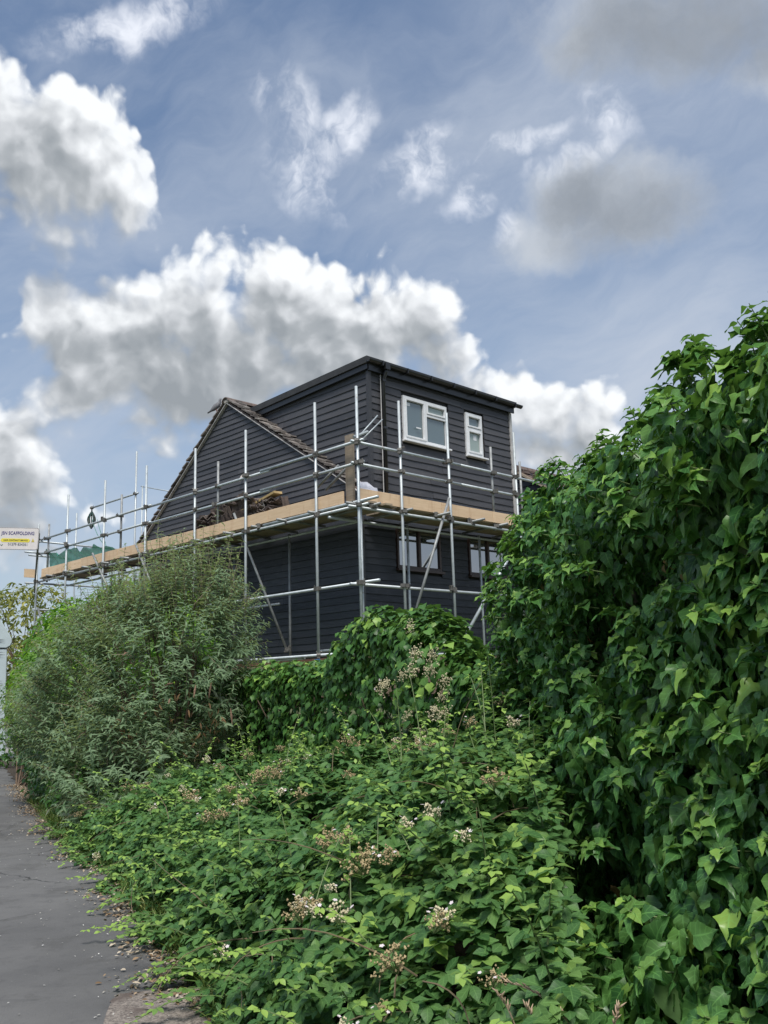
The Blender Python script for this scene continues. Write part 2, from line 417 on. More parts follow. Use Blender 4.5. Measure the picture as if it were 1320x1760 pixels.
sheet('pavement', [(-9.5, 25.0), (-20, 27), (-26, 35), (-11, 34)], .0, simple('light_pavement', (.24, .235, .23), .9, 0, .2, 4))
sheet('road', [(-11.0, 34.1), (-26, 35.1), (-60, 60), (-20, 55)], .001, simple('far_road', (.15, .15, .155), .9, 0, .2, 4))
pt = []
for (px, py) in [(188, 1722), (205, 1708), (262, 1702), (345, 1690), (390, 1705), (440, 1760), (440, 1900), (150, 1900)]:
    d = ray(px, py); t = -1.6 / d[2]; q = EYE + t * d
    pt.append((q[0], q[1]))
pts2 = []
for i in range(len(pt)):
    p, q = np.array(pt[i]), np.array(pt[(i + 1) % len(pt)])
    for k in range(8):
        pts2.append(p + (q - p) * k / 8 + RS.normal(0, .006, 2))
sheet('path_patch', pts2, .001, m_patch())
# raised yard round the house, behind the boundary line
HL = [(.95, 7.0), (.35, 8.1), (-.6, 9.9), (-1.9, 12.6), (-4.2, 17.2), (-8.5, 26)]
yd = MB()
ypoly = [(p[0] + .25, p[1] + .1) for p in HL] + [(0, 60), (40, 60), (40, 7.5)]
nY = len(ypoly)
yd.add([(x, y, 1.25) for x, y in ypoly] + [(x, y, -.3) for x, y in ypoly], [tuple(range(nY))[::-1]] + [(i, (i + 1) % nY, nY + (i + 1) % nY, nY + i) for i in range(nY)])
tag(yd.obj('yard', m_ground()), kind='structure')
# soil under the planting
soil_pts = [(edge_x(y) + .12 + .06 * math.sin(y * 7.3), y) for y in np.linspace(2.2, 24, 60)]
sheet('planting_bed', soil_pts + [(x, y) for x, y in HL[::-1]] + [(3.5, 7), (3.5, 2.2)], .003, m_soil())

# ================================================================== the house
house = empty('house', H(2.5, 4, 1.5), 'black timber-clad house with gable and flat-roofed dormer behind scaffold', 'house')
ZB = 2.27
# backing walls
mb = MB()
mb.boxH(.03, 5.3, .03, 8.6, 1.3, 5.85)
finish(mb, 'wall', BACKING, house)
# gable prism (side wall)
PK = (4.93, 8.93); RL = (0.12, 5.80); LL = (9.25, 5.72)
mb = MB()
g3 = [(.12, 5.8), (9.2, 5.75), (9.2, 2.0), (.03, 2.0), (.03, 5.75)]
gp = [(.03, ZB - .9), (.03, 5.72), PK, (9.2, 5.7), (9.2, ZB - .9)]
mb.add([H(.03, b_, z_ - .06) for b_, z_ in gp] + [H(.25, b_, z_ - .06) for b_, z_ in gp],
       [(0, 1, 2, 3, 4), (9, 8, 7, 6, 5)] + [(i, (i + 1) % 5, 5 + (i + 1) % 5, 5 + i) for i in range(5)])
finish(mb, 'gable_wall', BACKING, house)
def slopeL(z): return PK[0] + (PK[1] - z) * (9.25 - PK[0]) / (PK[1] - 5.72)
def slopeR(z): return PK[0] - (PK[1] - z) * (PK[0] - .12) / (PK[1] - 5.80)

def board_obj(face, off, s0b, s1b, s0t, s1t, z0, z1, root, wav=0., name='weatherboard', thick=.034):
    """one lapped board; face 'A' lies in plane a=off facing -a, 'B' in plane b=off facing -b."""
    n = max(2, int(abs(s1b - s0b) / .55) + 1)
    vs = []
    tw = rnd.uniform(-.006, .006)
    for i in range(n):
        t = i / (n - 1)
        sb = s0b + (s1b - s0b) * t; st_ = s0t + (s1t - s0t) * t
        dz = rnd.gauss(0, wav); do = rnd.gauss(0, wav * .5)
        for (s_, z_, o_) in ((sb, z0 - .012 + dz + tw * t, thick + do), (st_, z1 + .012, .010), (st_, z1 + .012, -.012), (sb, z0 - .012 + dz + tw * t, -.012)):
            vs.append(H(off - o_, s_, z_) if face == 'A' else H(s_, off - o_, z_))
    fs = []
    for i in range(n - 1):
        k = i * 4
        for j in range(4): fs.append((k + j, k + (j + 1) % 4, k + 4 + (j + 1) % 4, k + 4 + j))
    fs += [(0, 1, 2, 3), (4 * n - 1, 4 * n - 2, 4 * n - 3, 4 * n - 4)]
    m_ = MB(); m_.add(vs, fs)
    return finish(m_, name, LOWBOARD if z1 <= 5.86 else BOARD, root)  # lower storey boards get darker colours than the upper ones
def courses(face, off, z0, z1, ex, limL, limR, holes=(), wav=0., split=3.6):
    z = z0
    while z < z1 - .03:
        zt = min(z + ex, z1)
        zc = (z + zt) / 2
        segs = [(limL(z), limR(z), limL(zt), limR(zt))]
        for (h0, h1, hz0, hz1) in holes:
            if min(zt, hz1) - max(z, hz0) > .3 * (zt - z):
                new = []
                for (a0, a1, t0, t1) in segs:
                    if h1 <= a0 or h0 >= a1: new.append((a0, a1, t0, t1)); continue
                    if h0 > a0: new.append((a0, h0, t0, h0))
                    if h1 < a1: new.append((h1, a1, h1, t1))
                segs = new
        for (a0, a1, t0, t1) in segs:
            if a1 - a0 < .05: continue
            L = a1 - a0
            cuts = []
            if L > split:
                k = int(L / split) + 1
                cuts = sorted(a0 + L * (i + rnd.uniform(-.25, .25)) / k for i in range(1, k))
            bs = [a0] + cuts + [a1]
            for i in range(len(bs) - 1):
                p, q = bs[i] + (.004 if i else 0), bs[i + 1]
                pt_, qt = (t0 if i == 0 else p), (t1 if i == len(bs) - 2 else q)
                if qt - pt_ < .02: qt = pt_ + .02
                board_obj(face, off, p, q, pt_, qt, z, zt, house, wav)
        z = zt
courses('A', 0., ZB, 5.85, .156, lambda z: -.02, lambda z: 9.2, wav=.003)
courses('A', 0., 5.85, 8.86, .137, lambda z: slopeR(z) + .05, lambda z: slopeL(z) - .05, wav=.003)
# dormer cheek in plane a=.28
DR = lambda b: 8.70 - .037 * b
courses('A', .28, 5.95, 8.62, .16, lambda z: .0, lambda z: min(5.2, 5.2) if z < 8.4 else 5.0, wav=.004)
WIN = [(1.33, 2.82, 7.09, 8.14), (3.52, 4.14, 7.08, 8.16), (1.0, 2.42, 4.12, 5.04), (3.42, 4.85, 4.12, 5.06)]
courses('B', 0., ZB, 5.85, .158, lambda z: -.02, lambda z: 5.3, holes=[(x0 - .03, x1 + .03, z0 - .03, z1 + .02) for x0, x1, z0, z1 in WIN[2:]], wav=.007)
courses('B', 0., 5.85, 8.52, .161, lambda z: .30, lambda z: 5.3, holes=[(x0 - .03, x1 + .10, z0 - .02, z1 + .03) for x0, x1, z0, z1 in WIN[:2]], wav=.009)
# dormer body + flat roof
mb = MB(); mb.hexa([H(.31, .03, 5.8), H(5.28, .03, 5.8), H(5.28, 5.2, 5.8), H(.31, 5.2, 5.8), H(.31, .03, 8.6), H(5.28, .03, 8.6), H(5.28, 5.2, 8.48), H(.31, 5.2, 8.48)])
finish(mb, 'dormer_wall', BACKING, house)
roof = None
def slab(a0, a1, b0, b1, zf, zb, t):
    m_ = MB(); m_.hexa([H(a0, b0, zf), H(a1, b0, zf), H(a1, b1, zb), H(a0, b1, zb), H(a0, b0, zf + t), H(a1, b0, zf + t), H(a1, b1, zb + t), H(a0, b1, zb + t)]); return m_
finish(slab(.13, 5.46, -.14, 5.4, 8.63, 8.44, .15), 'flat_roof', BITUMEN, house)
finish(slab(.17, .215, -.10, 5.4, 8.50, 8.31, .14), 'fascia', PVCB, house)
finish(MB().boxH(.2, 5.4, -.125, -.085, 8.47, 8.65), 'fascia', PVCB, house)
finish(MB().boxH(.2, 5.4, -.085, .02, 8.50, 8.53), 'soffit', PVCB, house)
# corner trims
finish(MB().boxH(.22, .31, -.075, .0, 5.85, 8.47), 'corner_board', BOARD, house)
finish(MB().boxH(5.28, 5.36, -.06, .05, 2.2, 8.47), 'corner_board', PALE, house)
finish(MB().boxH(-.06, .0, -.065, .0, ZB, 5.8), 'corner_board', BOARD, house)
# gutter: half round
gm = MB(); n_ = 8
prof = [(-.19 + .068 * math.cos(math.pi + math.pi * i / n_), 8.70 + .075 * math.sin(math.pi + math.pi * i / n_)) for i in range(n_ + 1)]
inn = [(-.19 + .056 * math.cos(math.pi + math.pi * i / n_), 8.70 + .062 * math.sin(math.pi + math.pi * i / n_)) for i in range(n_ + 1)][::-1]
pr = prof + inn; kk = len(pr)
gm.add([H(.12, y, z + .0) for y, z in pr] + [H(5.62, y, z - .01) for y, z in pr], [(i, (i + 1) % kk, kk + (i + 1) % kk, kk + i) for i in range(kk)] + [tuple(range(kk)), tuple(range(kk, 2 * kk))[::-1]])
gut = finish(gm, 'gutter', PVCB, house)
for a_ in np.arange(.5, 5.6, .8):
    finish(MB().boxH(a_, a_ + .025, -.275, -.12, 8.60, 8.715), 'bracket', PVCB, house, gut)
finish(MB().boxH(.60, .74, -.265, -.115, 8.55, 8.70), 'outlet', PVCB, house, gut)
dp = finish(MB().tube([H(.67, -.19, 8.58), H(.67, -.19, 8.50), H(.67, -.09, 8.34), H(.67, -.09, 5.42)], .040, 10), 'downpipe', PVCB, house, smooth=True)
for z_ in (8.3, 7.2, 6.2): finish(MB().boxH(.615, .725, -.14, -.04, z_, z_ + .05), 'clip', PVCB, house, dp)
finish(MB().tube([H(.60, -.075, 8.45), H(.60, -.075, 5.5)], .010, 6), 'cable', PALE, house)
# gable roof slopes with verge tiles
def slope_slab(p0, p1, a0, a1, t, name, mat):
    m_ = MB(); (b0, z0), (b1, z1) = p0, p1
    m_.hexa([H(a0, b0, z0), H(a1, b0, z0), H(a1, b1, z1), H(a0, b1, z1), H(a0, b0, z0 + t), H(a1, b0, z0 + t), H(a1, b1, z1 + t), H(a0, b1, z1 + t)])
    return finish(m_, name, mat, house)
rl = slope_slab((9.75, PK[1] - (9.75 - PK[0]) * (PK[1] - 5.72) / (9.25 - PK[0]) - .02), (PK[0], PK[1] - .02), -.06, 5.3, .05, 'roof', TILE)
rr = slope_slab((.05, 5.74), (PK[0], PK[1] - .02), -.06, .30, .05, 'roof', TILE)
# pale undercloak strips
slope_slab((.05, 5.725), (PK[0], PK[1] - .035), -.10, .0, .02, 'undercloak', PALE)
slope_slab((9.75, 5.32), (PK[0], PK[1] - .035), -.10, .0, .02, 'undercloak', PALE)
def tiles(p_low, p_high, a0, cols, cw, parent, rows):
    (b0, z0), (b1, z1) = p_low, p_high
    for r_ in range(rows):
        t0 = r_ / rows; t1 = (r_ + 1.25) / rows
        for c_ in range(cols):
            aa = a0 + c_ * cw; j = rnd.uniform(-.012, .012); lift = rnd.uniform(.05, .12)
            q0 = (b0 + (b1 - b0) * t0, z0 + (z1 - z0) * t0 + .03); q1 = (b0 + (b1 - b0) * t1, z0 + (z1 - z0) * t1 + .03)
            h = rnd.uniform(.026, .045); q1 = (q1[0], q1[1] + .03)
            m_ = MB().hexa([H(aa + j, q0[0], q0[1] + lift), H(aa + cw - .01 + j, q0[0], q0[1] + lift + rnd.uniform(-.012, .012)), H(aa + cw - .01 + j, q1[0], q1[1]), H(aa + j, q1[0], q1[1]),
                            H(aa + j, q0[0], q0[1] + lift + h), H(aa + cw - .01 + j, q0[0], q0[1] + lift + h), H(aa + cw - .01 + j, q1[0], q1[1] + h), H(aa + j, q1[0], q1[1] + h)])
            finish(m_, 'roof_tile', VTILE, house, parent)
tiles((.1, 5.79), (4.9, 8.93), -.12, 2, .2, rr, 26)
tiles((9.7, 5.39), (4.96, 8.93), -.12, 2, .2, rl, 26)
rt = MB()
for i, a_ in enumerate(np.arange(-.14, 1.4, .38)):
    m_ = MB(); k_ = 7
    ring = []
    for rr_ in (.15, .125):
        for i_ in range(k_ + 1):
            th = math.pi * i_ / k_; ring.append((PK[0] + rr_ * math.cos(th), PK[1] + .0 + rr_ * math.sin(th) * .8))
    A_ = ring[:k_ + 1] + ring[k_ + 1:][::-1]; q_ = len(A_)
    m_.add([H(a_, b_, z_) for b_, z_ in A_] + [H(a_ + .37, b_, z_) for b_, z_ in A_], [(x, (x + 1) % q_, q_ + (x + 1) % q_, q_ + x) for x in range(q_)] + [tuple(range(q_)), tuple(range(q_, 2 * q_))[::-1]])
    finish(m_, 'ridge_tile', TILE, house)
finish(MB().boxH(-.11, .2, PK[0] - .10, PK[0] + .10, PK[1] - .04, PK[1] + .07), 'mortar_bed', MORTAR, house, bevel=.02)
# brick plinth: real courses
zc = 1.5
brk = None
for r_ in range(8):
    z_ = 2.24 - (r_ + 1) * .088
    for c_ in range(14 if r_ < 4 else 0):
        b_ = 1.2 + c_ * .265 + (r_ % 2) * .13
        finish(MB().boxH(-.02 - rnd.uniform(0, .006), .03, b_, b_ + .252, z_, z_ + .075), 'brick', BRICK, house)
finish(MB().boxH(-.008, .03, -.0, 9.2, 1.4, 2.25), 'plinth', simple('plinth_mortar', (.22, .15, .11), .9, 0, .3, 20), house)
finish(MB().boxH(-.0, 5.3, -.008, .03, 1.4, 2.25), 'plinth', MATS['plinth_mortar'], house)

# windows
def window(x0, x1, z0, z1, mull, transoms, mf, panes, fw=.055, name='window', label=None, rec=0., film=True):
    wo_ = sub(name, house)
    if label: wo_['label'] = label
    b0, b1 = -.055 + rec, .02 + rec
    def bar(a0, a1, c0, c1, p=0, nm='frame', mt=mf): return finish(MB().boxH(a0, a1, b0 - p, b1, c0, c1), nm, mt, house, wo_, bevel=.004)
    bar(x0, x0 + fw, z0, z1); bar(x1 - fw, x1, z0, z1); bar(x0 + fw, x1 - fw, z1 - fw, z1); bar(x0 + fw, x1 - fw, z0, z0 + fw * 1.3)
    for m_ in mull: bar(m_ - fw * .6, m_ + fw * .6, z0 + fw * 1.3, z1 - fw, .006)
    for (a0, a1, z_) in transoms: bar(a0, a1, z_ - fw * .6, z_ + fw * .6, .004)
    for (a0, a1, c0, c1, mt, sash) in panes:
        if sash:
            s_ = .04
            sm = MB()
            for q in ((a0, a0 + s_, c0, c1), (a1 - s_, a1, c0, c1), (a0 + s_, a1 - s_, c0, c0 + s_), (a0 + s_, a1 - s_, c1 - s_, c1)):
                sm.boxH(q[0], q[1], b0 - .02, b1 - .02, q[2], q[3])
            finish(sm, 'sash', mf, house, wo_, bevel=.003); a0 += s_; a1 -= s_; c0 += s_; c1 -= s_
        finish(MB().boxH(a0, a1, b1 - .028, b1 - .008, c0, c1), 'seal', PVCB, house, wo_)
        finish(MB().boxH(a0 + .012, a1 - .012, b1 - .032, b1 - .0285, c0 + .012, c1 - .012), 'pane', mt, house, wo_)
    return wo_
x0, x1, z0, z1 = WIN[0]; fw = .055; M1 = 2.07
w1 = window(x0, x1, z0, z1, [M1], [(M1 + .03, x1 - fw, 7.80)], PVCW,
            [(x0 + fw, M1 - .035, z0 + .07, z1 - fw, GLASS, True), (M1 + .035, x1 - fw, 7.835, z1 - fw, GLASSF, True), (M1 + .035, x1 - fw, z0 + .07, 7.765, GLASS, False)],
            label='wide white window of three panes near the downpipe')
finish(MB().boxH(x0 - .03, x1 + .06, -.13, .0, z0 - .045, z0 - .002), 'sill', PVCW, house, w1, bevel=.006)
finish(MB().boxH(M1 - .34, M1 - .18, -.062, -.058, 7.42, 7.45), 'sticker', PVCW, house, w1)
finish(MB().boxH(x0 + .12, x0 + .26, -.0165, -.0135, 7.93, 8.0), 'sticker', PVCW, house, w1)
x0, x1, z0, z1 = WIN[1]
w2 = window(x0, x1, z0, z1, [], [(x0 + fw, x1 - fw, 7.76)], PVCW,
            [(x0 + fw, x1 - fw, 7.80, z1 - fw, GLASS, True), (x0 + fw, x1 - fw, z0 + .07, 7.72, GLASSF, True)], label='narrow white window on the right of the dormer')
finish(MB().boxH(x0 - .02, x1 + .12, -.13, .0, z0 - .045, z0 - .002), 'sill', PVCW, house, w2, bevel=.006)
finish(MB().boxH(x0 + .30, x0 + .42, -.0165, -.0135, 7.50, 7.62), 'sticker', PVCW, house, w2)
for (x0, x1, z0, z1) in WIN[2:]:
    mm = (x0 + x1) / 2
    wl = window(x0, x1, z0, z1, [mm], [], BROWNF, [(x0 + .055, mm - .035, z0 + .07, z1 - .055, GLASSD, False), (mm + .035, x1 - .055, z0 + .07, z1 - .055, GLASSD, False)],
                label='brown framed window under the deck' + (', nearer the corner' if x0 < 2 else ', further from the corner'))
    finish(MB().boxH(x0 - .04, x1 + .04, -.12, .0, z0 - .05, z0 - .002), 'sill', BROWNF, house, wl)

# ================================================================== neighbours
nb = empty('neighbouring_house', H(10, 4, 1.4), 'dark clad house with brown tiled roof beyond the dormer', 'house')
NA = 8.2
q = onA(893, 806, NA); PB, PZ = q[1], q[2] - .1
mb = MB(); gp = [(PB - 4.2, 1.4), (PB - 4.2, PZ - 2.75), (PB, PZ), (PB + 4.2, PZ - 2.75), (PB + 4.2, 1.4)]
mb.add([H(NA, b_, z_) for b_, z_ in gp] + [H(NA + 9, b_, z_) for b_, z_ in gp], [(0, 1, 2, 3, 4), (9, 8, 7, 6, 5)] + [(i, (i + 1) % 5, 5 + (i + 1) % 5, 5 + i) for i in range(5)])
finish(mb, 'wall', BACKING, nb)
z = 4.5
while z < PZ - .15:
    hw = (PZ - z) / 2.75 * 4.2
    hw = min(hw, 4.2)
    m_ = MB(); 
    m_.hexa([H(NA - .04, PB - hw, z), H(NA, PB - hw, z), H(NA, PB + hw, z), H(NA - .04, PB + hw, z), H(NA - .01, PB - hw, z + .18), H(NA, PB - hw, z + .18), H(NA, PB + hw, z + .18), H(NA - .01, PB + hw, z + .18)])
    finish(m_, 'weatherboard', BOARD, nb); z += .17
def slope2(root, a0, a1, p_low, p_high, rows, cols, nm='roof'):
    (b0, z0), (b1, z1) = p_low, p_high
    m_ = MB(); m_.hexa([H(a0, b0, z0), H(a1, b0, z0), H(a1, b1, z1), H(a0, b1, z1), H(a0, b0, z0 + .05), H(a1, b0, z0 + .05), H(a1, b1, z1 + .05), H(a0, b1, z1 + .05)])
    rf = finish(m_, nm, TILE, root)
    cw = (a1 - a0) / cols
    m_ = MB()
    for r_ in range(rows):
        for c_ in range(cols):
            t0 = r_ / rows; t1 = (r_ + 1.2) / rows; aa = a0 + c_ * cw + (cw / 2 if r_ % 2 else 0)
            if aa + cw > a1 + cw * .6: continue
            l_ = .05 + rnd.uniform(0, .03)
            B0 = b0 + (b1 - b0) * t0; B1 = b0 + (b1 - b0) * min(t1, 1); Z0 = z0 + (z1 - z0) * t0 + .05; Z1 = z0 + (z1 - z0) * min(t1, 1) + .05
            m_.hexa([H(aa, B0, Z0 + l_ - .03), H(aa + cw * .95, B0, Z0 + l_ - .03), H(aa + cw * .95, B1, Z1 - .02), H(aa, B1, Z1 - .02), H(aa, B0, Z0 + l_), H(aa + cw * .95, B0, Z0 + l_), H(aa + cw * .95, B1, Z1 + .01), H(aa, B1, Z1 + .01)])
    o = finish(m_, 'roof_tiles', TILE, root, rf); o['kind'] = 'stuff'
slope2(nb, NA - .15, NA + 9, (PB - 4.6, PZ - 3.0), (PB, PZ + .02), 24, 36)
slope2(nb, NA - .15, NA + 9, (PB + 4.6, PZ - 3.0), (PB, PZ + .02), 24, 36)
finish(MB().boxH(NA - .19, NA - .14, PB - .02, PB + .02, PZ, PZ + .03), 'verge', PALE, nb)
m_ = MB(); m_.hexa([H(NA - .2, PB - 4.6, PZ - 3.06), H(NA - .14, PB - 4.6, PZ - 3.06), H(NA - .14, PB, PZ - .04), H(NA - .2, PB, PZ - .04), H(NA - .2, PB - 4.6, PZ - 2.98), H(NA - .14, PB - 4.6, PZ - 2.98), H(NA - .14, PB, PZ + .04), H(NA - .2, PB, PZ + .04)])
finish(m_, 'verge', simple('tan_mortar', (.30, .25, .19), .9), nb)
for a_ in np.arange(NA - .2, NA + 9, .45):
    finish(MB().tube([H(a_, PB, PZ + .06), H(a_ + .42, PB, PZ + .06)], .12, 8), 'ridge_tile', TILE, nb)

gr = empty('garage', H(2.5, 11, 1.25), 'low brown brick outbuilding with tiled roof beneath far end of scaffold', 'outbuilding')
finish(MB().boxH(.6, 5, 9.6, 12.6, 1.2, 3.3), 'wall', MATS['plinth_mortar'], gr)
mbt = MB()
for r_ in range(20):
    for c_ in range(11):
        b_ = 9.6 + c_ * .27 + (r_ % 2) * .13; z_ = 1.4 + r_ * .095
        mbt.boxH(.58, .62, b_, b_ + .255, z_, z_ + .082)
o = finish(mbt, 'bricks', BRICK, gr); o['kind'] = 'stuff'
m_ = MB(); P_ = [(.3, 9.3, 3.3), (5.3, 9.3, 3.3), (5.3, 12.9, 3.3), (.3, 12.9, 3.3), (1.9, 10.2, 4.55), (3.7, 10.2, 4.55), (3.7, 12.4, 4.55), (1.9, 12.4, 4.55)]
m_.hexa([H(*p) for p in P_]); rf = finish(m_, 'roof', TILE, gr)
m_ = MB()
for r_ in range(13):
    t = r_ / 13; t1 = (r_ + 1.15) / 13
    for c_ in range(15):
        f0_, f1_ = c_ / 15 + (.03 if r_ % 2 else 0), (c_ + .93) / 15 + (.03 if r_ % 2 else 0)
        def pp(f, t, dz): 
            lo = np.array([.3, 9.3 + 3.6 * f, 3.3]); hi = np.array([1.9, 10.2 + 2.2 * f, 4.55]); v = lo + (hi - lo) * min(t, 1); return H(v[0] - .01, v[1], v[2] + dz)
        m_.hexa([pp(f0_, t, .02), pp(f1_, t, .02), pp(f1_, t1, .0), pp(f0_, t1, .0), pp(f0_, t, .06), pp(f1_, t, .06), pp(f1_, t1, .03), pp(f0_, t1, .03)])
o = finish(m_, 'roof_tiles', TILE, gr, rf); o['kind'] = 'stuff'

# ================================================================== scaffold
scf = empty('scaffold', H(-1.25, -1.25, 1.45), 'galvanised tube scaffold with pine toe boards wrapped round the black house', 'scaffold')
OA = OB = -1.25; PR = .031 * K
TOP, STOP = 7.43, 6.97
ZL = (2.24, 3.56, 5.07); ZG = (5.91, 6.35)
PR_ = .0255
def pole(name, pts, r=PR_, n=10): 
    return finish(MB().tube([H(*p) for p in pts], r, n), name, OLDMETAL if (name in ('brace', 'transom', 'puncheon') and r != .032) or (name == 'standard' and pts[0][0] == -.28) else METAL, scf, smooth=True)
import bmesh
cl = MB(); cl.tube([(0, 0, -.035), (0, 0, .035)], .047, 10); cl.box(-.075, .02, .03, .085, -.03, .03); cl.box(.03, .062, -.06, .03, -.028, .028); cl.tube([(-.06, .06, -.05), (-.06, .06, .06)], .011, 6)
CLM = cl.mesh('coupler', RUST)
def coupler(a, b, z):
    o = bpy.data.objects.new('coupler', CLM); C.objects.link(o); o.parent = scf
    p = H(a, b, z) - np.array(scf.location); o.location = tuple(p); o.rotation_euler = (rnd.uniform(-.2, .2), rnd.choice([0, math.pi / 2]), rnd.uniform(0, 6.28))
    o.scale = [rnd.uniform(.85, 1.1)] * 3
SM = [p for p in ()]
LB = [-1.25, .02, 2.47, 4.54, 6.86, 9.10, 11.36, 13.35]
for i, b_ in enumerate(LB):
    top = TOP + rnd.uniform(-.03, .05) if i < 7 else 6.85
    pole('standard', [(OA, b_, 1.35), (OA + rnd.uniform(-.01, .01), b_, top)])
    for z_ in ZL + ZG: coupler(OA, b_, z_ - (0.0))
RA = [.0 - .05, 1.44, 3.81, 6.2]
for a_ in RA:
    pole('standard', [(a_, OB, 1.35), (a_, OB, (TOP if a_ < 6 else 6.5) + rnd.uniform(-.03, .03))])
    for z_ in ZL + ZG: coupler(a_, OB, z_)
pole('standard', [(OA + .12, OB + .08, 1.35), (OA + .12, OB + .08, 5.05)])
# ledgers and guard rails just outside / inside the standards
e = .07
for z_ in ZL: pole('ledger', [(OA + e, -1.70 if 3 < z_ < 4 else -1.45, z_), (OA + e, 13.5, z_ - .02)])
pole('ledger', [(OA + e, -1.72, 5.16), (OA + e, 1.9, 5.13)])
for z_ in ZL: pole('ledger', [(-1.45, OB + e, z_ - .035), (6.8, OB + e, z_ - .03)])
for z_ in ZG:
    pole('guard_rail', [(OA + e, -1.35, z_ + .02), (OA + e, 2.0, z_ + .02)]); pole('guard_rail', [(OA + e + .02, 1.7, z_ - .02), (OA + e + .02, 7.2, z_ - .0)]); pole('guard_rail', [(OA + e, 6.7, z_ + .02), (OA + e, 13.6, z_)])
    pole('guard_rail', [(-1.35, OB + e, z_ - .0), (1.9, OB + e, z_ - .0)]); pole('guard_rail', [(1.5, OB + e + .03, z_ + .01), (6.9, OB + e + .03, z_)])
# short puncheons inside the rail
for b_ in (3.75, 8.38, 12.9): pole('puncheon', [(OA + .13, b_, 5.0), (OA + .13, b_, 6.95 if b_ < 12 else 6.8)]); coupler(OA + .1, b_, ZG[0]); coupler(OA + .1, b_, ZG[1]); coupler(OA + .1, b_, 5.08)
pole('puncheon', [(3.08, OB + .13, 5.0), (3.08, OB + .13, 6.97)]); coupler(3.08, OB + .1, ZG[0]); coupler(3.08, OB + .1, ZG[1])
pole('puncheon', [(5.2, -.35, 5.0), (5.2, -.35, 7.1)])
# inner standards, below the deck
for (px, py) in ((498, 1000), (403, 1000), (318, 1000), (243, 1000)):
    q = onA(px, py, -.28); pole('standard', [(-.28, q[1], 1.35), (-.28, q[1], 5.05)])
for (px, py) in ((703, 1000), (827, 1000)):
    q = onB(px, py, -.3); pole('standard', [(q[0], -.3, 1.35), (q[0], -.3, 5.05)])
pole('ledger', [(-.28, -.3, 5.0), (-.28, 13.3, 4.98)]); pole('ledger', [(-.28, 2.5, 3.5), (-.28, 13.3, 3.5)]); pole('ledger', [(-1.2, -.3, 4.97), (6.6, -.3, 4.97)])
# far end row
q1 = onA(235, 776, 1.2); q2 = onA(160, 873, 1.2)
fb = q1[1]; ft = q1[2]
pole('standard', [(1.2, fb, 1.4), (1.2, fb, ft)])
gq = onA(158, 873, 1.2); gz = gq[2]
q3 = onA(235, 848, 1.2)
pole('guard_rail', [(1.2, fb - .15, q3[2]), (1.2, gq[1], gz)]); coupler(1.2, fb, q3[2]); coupler(1.2, gq[1], gz)
q5 = onA(132, 882, 1.2)
pole('standard', [(1.2, q5[1], 1.4), (1.2, q5[1], q5[2])])
for z_ in (5.95, 5.5): pole('guard_rail', [(OA - .3, 13.3, z_ + .35), (3.2, 13.3, z_ + .3)])
q6 = onA(245, 835, 2.2); q7 = onA(300, 846, 2.2)
pole('standard', [(2.2, q6[1], 4), (2.2, q6[1], q6[2])], r=.02); pole('guard_rail', [(2.2, q6[1] + .1, q6[2]), (2.2, q7[1], q7[2])], r=.016)
pole('ledger', [(OA - .35, 13.35, 5.0), (3.5, 13.35, 5.0)]); pole('ledger', [(OA - .1, 13.35, 4.2), (3.5, 13.35, 4.2)])
pole('ledger', [(OA - .4, 13.35, 5.95), (-.8, 13.35, 5.95)])
# transoms
b_ = -1.1
while b_ < 13.3:
    pole('transom', [(OA - .12 - rnd.uniform(0, .1), b_, 5.115), (-.1, b_, 5.1)], r=.024, n=8)
    if rnd.random() < .5: coupler(OA + .07, b_, 5.1)
    b_ += rnd.uniform(.95, 1.25)
a_ = -.85
while a_ < 6.6:
    pole('transom', [(a_, OB - .15 - rnd.uniform(0, .3), 5.115), (a_, -.1, 5.08)], r=.024, n=8)
    coupler(a_, OB + .07, 5.1)
    a_ += rnd.uniform(.9, 1.2)
# braces
def brA(x1_, y1_, x2_, y2_, a0=-1.33, nm='brace'):
    p = onA(x1_, y1_, a0); q = onA(x2_, y2_, a0); pole(nm, [p, q])
def brB(x1_, y1_, x2_, y2_, b0=-1.33, nm='brace', r=PR_):
    p = onB(x1_, y1_, b0); q = onB(x2_, y2_, b0); pole(nm, [p, q], r=r)
p = onA(402, 882, -1.1); q = onA(493, 1116, -.45); pole('brace', [p, q]); coupler(*q)
brA(159, 951, 196, 1035); brA(233, 935, 290, 1080); brA(545, 838, 582, 800, -1.05); brA(560, 842, 600, 800, -.9)
brA(325, 1000, 345, 960, -.4); brA(248, 1040, 275, 985, -.4); brA(262, 990, 282, 1050, -.4); brA(65, 1045, 82, 1110, -1.2)
brB(772, 856, 712, 1058); brB(934, 852, 789, 1112, -1.38, r=.032); coupler(*onB(789, 1110, -1.3))
# thin rods of the loading-bay gate by the corner post
for (p_, q_) in (((617, 750), (649, 714)), ((622, 756), (657, 721))):
    brB(*p_, *q_, -1.0, 'gate_rod', .012)
finish(MB().tube([H(*onB(608, 751, -1.15)), H(*onB(632, 742, -1.15))], .026, 8), 'coupler_tube', METAL, scf)
